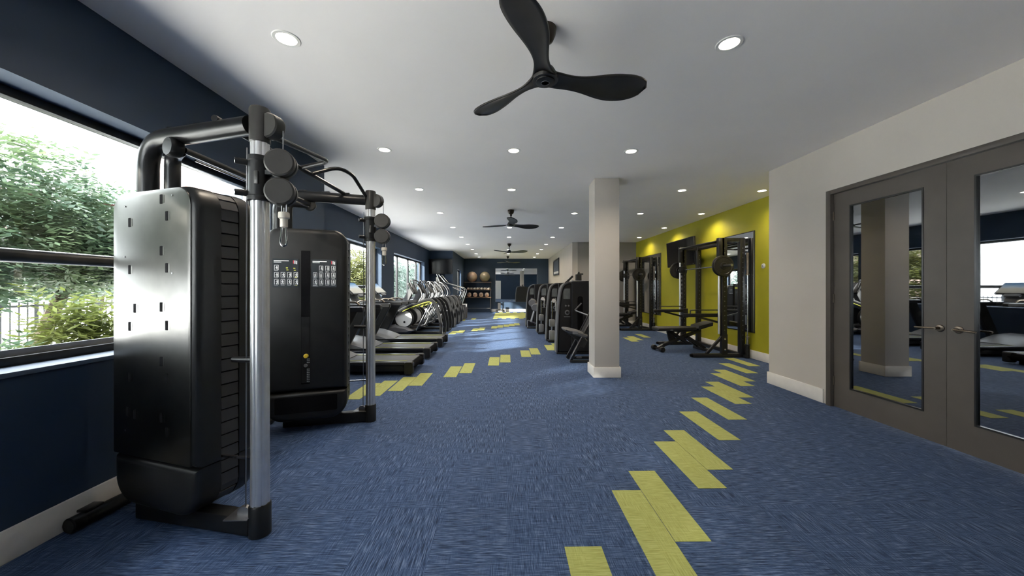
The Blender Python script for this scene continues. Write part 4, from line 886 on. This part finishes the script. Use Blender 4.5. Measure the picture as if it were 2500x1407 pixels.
def bench(loc, rz, label):
    """local: pads run along x, head at -x"""
    r = thing('weight_bench', label, 'weight bench', loc, rz, 'adjustable benches in the racks')
    I = lambda u, w, z: (u, w, z)
    MB().prism(rrect(-0.64, 0.26, 0.44, 0.525, 0.03, 4), I, [(-0.15, 0.02), (-0.13, 0.004), (-0.11, 0), (0.11, 0), (0.13, 0.004), (0.15, 0.02)]).build('back_pad', 'upholstery', r)
    pts = [(0.30, 0.45), (0.64, 0.54), (0.65, 0.62), (0.62, 0.635), (0.29, 0.555), (0.27, 0.49)]
    MB().prism(pts, I, [(-0.15, 0.015), (-0.12, 0), (0.12, 0), (0.15, 0.015)]).build('seat_pad', 'upholstery', r)
    MB().bar((-0.45, 0, 0.12), (0.42, 0, 0.44), 0.07, 0.07).build('main_beam', 'black_satin', r, 0.008)
    MB().bar((-0.35, 0, 0.43), (0.25, 0, 0.43), 0.06, 0.04).build('pad_beam', 'black_satin', r, 0.006)
    for s in (-1, 1):
        MB().bar((-0.28, s * 0.05, 0.42), (0.12, s * 0.05, 0.16), 0.018, 0.05).build('side_arm', 'black_plastic', r)
        MB().bar((0.10, s * 0.05, 0.30), (0.46, s * 0.12, 0.05), 0.03, 0.06).build('rear_leg', 'black_satin', r)
        w = MB().lathe([(0.0, -0.04), (0.045, -0.04), (0.056, -0.03), (0.056, 0.03), (0.045, 0.04), (0.0, 0.04)], (-0.56, s * 0.17, 0.058), (0, 1, 0), 20).build('wheel', 'black_plastic', r)
        MB().lathe([(0.0, 0.03), (0.02, 0.03), (0.018, 0.035), (0.0, 0.035)], (-0.56, s * 0.17, 0.058), (0, s, 0), 12).build('hub', 'bronze', w)
    MB().cyl((-0.56, -0.2, 0.054), (-0.56, 0.2, 0.054), 0.018, 10).build('axle', 'black_satin', r)
    MB().bar((-0.56, 0, 0.055), (-0.40, 0, 0.14), 0.07, 0.06).build('neck', 'black_satin', r)
    MB().box(0.42, 0.50, -0.25, 0.25, 0.002, 0.06).build('rear_foot', 'black_satin', r, 0.008)
    MB().prism([(-0.36, 0.42), (-0.30, 0.20), (-0.20, 0.13), (-0.10, 0.16), (-0.25, 0.42)], I, [(-0.02, 0), (0.02, 0)]).build('adjust_ladder', 'iron', r)
    MB().box(-0.36, -0.30, -0.155, -0.15, 0.455, 0.475).build('badge', 'silver_plastic', r)
    MB().bar((-0.05, 0.045, 0.30), (0.1, 0.045, 0.36), 0.006, 0.02).build('scale_plate', 'steel', r)
    return r
for (x, y, Wy), w in (((4.29, 7.06, 1.60), 'near'), ((4.29, 11.50, 1.28), 'far')):
    rack((x, y, 0), 'black rack with chrome guide rods, %s' % ('nearest along the lime wall' if w == 'near' else 'farther along the lime wall by the grey wall'), Wy)
    barbell((x - 0.075, y, 1.80), 'loaded barbell on the rack %s' % ('in front, both plate ends in view' if w == 'near' else 'farther back by the grey wall'), Wy)
    spare_bar((x + 0.405, y - 0.115, 0.0), 'bar standing upright in a holder beside the %s rack' % w)
bench((3.86, 7.86, 0), R(6), 'black adjustable bench in the near rack, wheels to the front')
bench((3.86, 12.15, 0), R(4), 'black adjustable bench in the far rack, half hidden by the pillar')

# small wall sensor
s_ = MB((4.77, 6.62, 1.78)).lathe([(0.0, 0.022), (0.03, 0.022), (0.045, 0.014), (0.048, 0.0)], (4.779, 6.62, 1.78), (-1, 0, 0), 20).build('cover', 'white_plastic')
rt = thing('wall_sensor', 'small round white sensor on the lime wall near the corner', 'sensor', (4.77, 6.62, 1.78)); s_.parent = rt
MB((4.77, 6.62, 1.78)).lathe([(0.0, 0.0), (0.012, 0.0), (0.010, 0.006), (0.0, 0.006)], (4.757, 6.62, 1.78), (-1, 0, 0), 12).build('lens', 'silver_plastic', rt)

# ================================================================ shelf with balls on the end wall
r = thing('storage_shelf', 'dark metal shelf with wooden boards on the end wall', 'shelf', (-1.62, 20.42, 0)); o = (-1.62, 20.42, 0)
for x in (-2.36, -0.88):
    for y in (20.22, 20.60):
        MB(o).box(x - 0.018, x + 0.018, y - 0.018, y + 0.018, 0.002, 1.70).build('post', 'black_satin', r)
for z in (0.85, 1.28, 1.71):
    MB(o).box(-2.38, -0.86, 20.19, 20.63, z - 0.025, z).build('board', 'wood', r, 0.004)
    MB(o).box(-2.36, -0.88, 20.185, 20.192, z - 0.024, z - 0.001).build('front_lip', 'bronze', r)
MB(o).box(-2.34, -0.90, 20.21, 20.23, 0.22, 0.245).build('lower_bar', 'steel', r)
def gball(x, m, label):
    t_ = thing('exercise_ball', label, 'exercise ball', (x, 20.40, 1.712 + 0.295))
    MB().ball((0, 0, 0), 0.295, 28, 18, 0.985).build('ball', m, t_)
    MB().lathe([(0.298, -0.006), (0.300, 0.0), (0.298, 0.006)], (0, 0, 0), (1, 0.2, 0), 28).build('seam', m, t_)
    MB().cyl((0.10, -0.275, 0.03), (0.103, -0.285, 0.031), 0.012, 10).build('plug', 'grey_pad', t_)
gball(-1.94, 'ball_bronze', 'large bronze exercise ball, left on the top shelf'); gball(-1.22, 'ball_olive', 'large olive exercise ball, right on the top shelf')
for i, (x, lab) in enumerate(((-2.09, 'leftmost medicine ball on the bottom shelf'), (-1.76, 'second medicine ball from the left on the bottom shelf'), (-1.42, 'third medicine ball from the left on the bottom shelf'), (-1.10, 'fourth medicine ball from the left on the bottom shelf'))):
    t_ = thing('medicine_ball', 'pale ' + lab, 'medicine ball', (x, 20.38, 0.852), 0, 'medicine balls')
    MB().ball((0, 0, 0.135), 0.122, 18, 12, 1.10).build('ball', 'medball', t_)
    MB().lathe([(0.0, 0.0), (0.045, 0.0), (0.04, 0.008), (0.0, 0.01)], (0, -0.116, 0.13), (0, -1, 0), 16).build('logo_patch', 'medball_dark', t_)
    MB().lathe([(0.1225, -0.006), (0.1235, 0), (0.1225, 0.006)], (0, 0, 0.135), (0, 0, 1), 18).build('seam', 'medball_dark', t_)
for i in range(7):
    x = -2.13 + 0.19 * i
    t_ = thing('dumbbell', 'small pale dumbbell on the middle shelf, number %s from the left' % ['one', 'two', 'three', 'four', 'five', 'six', 'seven'][i], 'dumbbell', (x, 20.36, 1.282), R(60 if i % 2 else 75), 'small dumbbells on the middle shelf')
    for s in (-1, 1): MB().lathe([(0.0, -0.04), (0.045, -0.04), (0.056, -0.025), (0.056, 0.025), (0.045, 0.04), (0.0, 0.04)], (s * 0.085, 0, 0.058), (1, 0, 0), 8).build('head', 'kettle', t_)
    MB().cyl((-0.06, 0, 0.058), (0.06, 0, 0.058), 0.016, 10).build('grip', 'steel', t_)
# low adjustable step by the end wall mirror
r = thing('step_platform', 'small dark step bench below the end wall mirror', 'step bench', (-0.35, 20.30, 0))
MB().box(-0.26, 0.26, -0.16, 0.16, 0.10, 0.16).build('platform', 'black_plastic', r, 0.02)
for s in (-1, 1): MB().box(s * 0.2 - 0.06, s * 0.2 + 0.06, -0.17, 0.17, 0.002, 0.10).build('riser', 'iron', r, 0.01)
MB().bar((-0.05, 0.05, 0.16), (-0.05, 0.08, 0.52), 0.16, 0.05).build('pad', 'upholstery', r)

# ================================================================ outside: ground, trees, fence, building
g = MB().box(-60, -2.9, -30, 60, -0.30, -0.15).build('ground_outside', 'paving'); g['kind'] = 'structure'; g['label'] = 'pale paved ground outside the windows'; g['category'] = 'ground'

def leaves(rnd, crown, n, size, asp, droop=0.3):
    """feathery sprays: short stalks carrying pairs of leaflets"""
    mb = MB()
    for _ in range(n):
        c, rad = rnd.choice(crown)
        while True:
            p = Vector((rnd.uniform(-1, 1), rnd.uniform(-1, 1), rnd.uniform(-1, 1)))
            if 0.25 < p.length <= 1: break
        base = Vector(c) + Vector((p.x * rad[0], p.y * rad[1], p.z * rad[2]))
        d = Vector((rnd.gauss(0, 1), rnd.gauss(0, 1), rnd.gauss(-droop, 0.6))).normalized(); sd = d.cross(Vector((0, 0, 1)))
        if sd.length < 0.05: continue
        sd.normalize(); nn = sd.cross(d)
        for k in range(4):
            for s in (-1, 1):
                q = base + d * (size * 0.75 * k); t = (d * 0.55 + sd * s + nn * rnd.uniform(-0.5, 0.4)).normalized()
                wv = t.cross(nn).normalized() * (size * asp)
                mb.add([q, q + t * size * 0.5 + wv, q + t * size, q + t * size * 0.5 - wv], [(0, 1, 2, 3)])
    return mb
def tree(name, label, base, trunk, crown, n, size, asp, leaf, seed, cat='tree', extra=None):
    rnd = random.Random(seed); r = thing(name, label, cat, base); o = Vector(base)
    for path, rad in trunk:
        MB().tube(catmull(path, 4), [rad * (1 - 0.6 * i / max(1, (len(path) - 1) * 4)) for i in range((len(path) - 1) * 4 + 1)], 9).build('branch' if rad < 0.09 else 'trunk', 'bark', r)
    lf = leaves(rnd, crown, n, size, asp); f = lf.build('foliage', leaf, r); f['kind'] = 'stuff'
    if extra:
        e = leaves(rnd, crown, extra[1], size * 0.8, 0.4); e = e.build('blossom', extra[0], r); e['kind'] = 'stuff'
    return r
tree('flowering_tree', 'large feathery green tree outside the near window', (-7.2, 4.6, -0.15),
     [([(0, 0, 0), (0.05, 0.1, 1.2), (-0.1, 0.3, 2.2), (0.1, 0.4, 3.2)], 0.14), ([(0.5, 0.5, 0), (0.3, 0.9, 0.9), (0.2, 1.4, 1.8), (0.3, 2.0, 2.6)], 0.11), ([(-0.05, 0.2, 1.8), (0.4, -0.6, 2.4), (0.5, -1.2, 2.8)], 0.07), ([(0.2, 1.3, 1.7), (0.5, 2.0, 2.3), (0.4, 2.6, 2.6)], 0.06)],
     [((0, -0.9, 3.0), (1.2, 1.2, 0.85)), ((0.1, 0.4, 3.0), (1.2, 1.1, 0.8)), ((0.3, 1.5, 2.5), (1.1, 1.1, 0.8)), ((0.2, 0.2, 2.0), (1.1, 1.8, 0.7)), ((0.3, 2.4, 2.3), (0.9, 0.9, 0.8)), ((0.3, -0.5, 1.75), (0.8, 1.0, 0.5)), ((0.2, 1.5, 1.95), (0.9, 1.2, 0.5))],
     4600, 0.125, 0.20, 'leaf_green', 3, extra=('blossom', 30))
tree('flowering_tree', 'pale leaved tree farther along outside the near window', (-10.4, 9.2, -0.15),
     [([(0, 0, 0), (0.1, 0.1, 1.5), (0, 0.2, 3.2)], 0.13)],
     [((0, 0, 3.1), (1.4, 1.5, 1.2)), ((0.4, 1.0, 2.2), (1.2, 1.2, 1.0)), ((0.3, -1.2, 2.2), (1.2, 1.2, 1.0))], 2600, 0.15, 0.22, 'leaf_pale', 5)
tree('flowering_tree', 'green tree added outside behind the viewer to block sun at the near window', (-6.6, 0.1, -0.15),
     [([(0, 0, 0), (0.1, 0.1, 1.5), (0, 0.2, 3.6)], 0.14)],
     [((0, 0, 3.6), (1.5, 2.2, 1.4)), ((0.2, 1.0, 2.5), (1.4, 1.5, 1.0)), ((0.2, -1.6, 3.4), (1.5, 1.6, 1.4)), ((0.1, -3.0, 3.6), (1.5, 1.6, 1.5))], 3800, 0.15, 0.22, 'leaf_green', 8)  # added tree, its crown placed to keep sun off the near floor
tree('strappy_shrub', 'yellow-green shrub with strappy leaves in front of the fence', (-5.6, 4.85, -0.15),
     [([(0, 0, 0), (0.05, 0.05, 0.5), (0.1, 0.1, 1.0)], 0.03)],
     [((0, 0.0, 1.10), (0.34, 0.36, 0.42)), ((0.05, 0.25, 0.75), (0.38, 0.5, 0.40)), ((0, -0.1, 0.6), (0.4, 0.4, 0.4))], 420, 0.18, 0.11, 'leaf_lime', 11, 'shrub')
tree('low_shrub', 'low green shrub outside at the left edge of the near window', (-5.5, 3.70, -0.15),
     [([(0, 0, 0), (0.02, 0.05, 0.5)], 0.03)], [((0, 0, 0.65), (0.45, 0.5, 0.45)), ((0.1, 0.4, 0.5), (0.4, 0.4, 0.35))], 300, 0.12, 0.16, 'leaf_green', 12, 'shrub')
tree('low_shrub', 'low green shrub outside beside the strappy shrub', (-5.7, 5.95, -0.15),
     [([(0, 0, 0), (0.02, 0.05, 0.5)], 0.03)], [((0, -0.15, 0.45), (0.3, 0.35, 0.3))], 130, 0.12, 0.16, 'leaf_lime', 13, 'shrub')
labs = ['pale hedge tree outside the window behind the first treadmill', 'yellow-green tree outside the window behind the middle treadmill', 'pale hedge tree outside the window pier', 'pale tree outside the window behind the cross trainers', 'pale tree outside, farthest along the window wall', 'green tree outside near the narrow window']
for i, (x, y, m, hgt) in enumerate([(-8.2, 14.6, 'leaf_yellow', 3.5), (-8.2, 19.8, 'leaf_yellow', 3.6), (-8.1, 25.0, 'leaf_pale', 3.7), (-8.0, 30.2, 'leaf_pale', 3.7), (-8.0, 35.4, 'leaf_pale', 3.8), (-7.8, 40.6, 'leaf_green', 3.7)]):
    tree('hedge_tree', labs[i], (x, y, -0.15), [([(0, 0, 0), (0.05, 0.1, 0.8), (0, 0, 1.8)], 0.09)],
         [((0, 0, hgt - 0.9), (1.1, 1.8, 1.0)), ((0.2, 1.0, hgt - 1.9), (1.0, 1.3, 1.2)), ((0.2, -1.0, hgt - 1.9), (1.0, 1.3, 1.2)), ((0.1, 0.0, hgt - 2.8), (0.9, 1.8, 0.9))], 2400, 0.16, 0.24, m, 20 + i)
r = thing('iron_fence', 'dark iron picket fence outside behind the shrubs', 'fence', (-8.2, 6, -0.15)); o = (-8.2, 6, -0.15)
for z in (0.20, 1.06): MB(o).box(-8.22, -8.18, 3.0, 12.0, z - 0.018, z + 0.018).build('rail', 'fence_iron', r)
pk = None
for k in range(82):
    y = 3.0 + 0.11 * k
    if pk is None: pk = MB().box(-0.009, 0.009, -0.009, 0.009, 0.05, 1.28).build('picket', 'fence_iron', r); q = pk
    else: q = bpy.data.objects.new('picket', pk.data); C.objects.link(q); q.parent = r
    q.location = (0, y - 6, 0)
for y in (4.0, 6.4, 8.8, 11.2): MB(o).box(-8.23, -8.17, y - 0.03, y + 0.03, -0.15, 1.20).build('fence_post', 'fence_iron', r)
r = thing('apartment_building', 'tan and pale blue building far outside the near window', 'building', (-24, 28, -0.15)); o = (-24, 28, -0.15)
MB(o).box(-34, -24, 33.4, 34.9, -0.15, 14).build('wall', 'building_tan', r)
MB(o).box(-34, -23.4, 34.9, 50, -0.15, 14).build('side_wing', 'building_blue', r)
for z in (2.5, 5.5, 8.5, 11.5):
    for y in (36.5, 39.5, 42.5, 45.5): MB(o).box(-23.42, -23.34, y, y + 1.6, z, z + 1.5).build('window', 'building_glass', r)
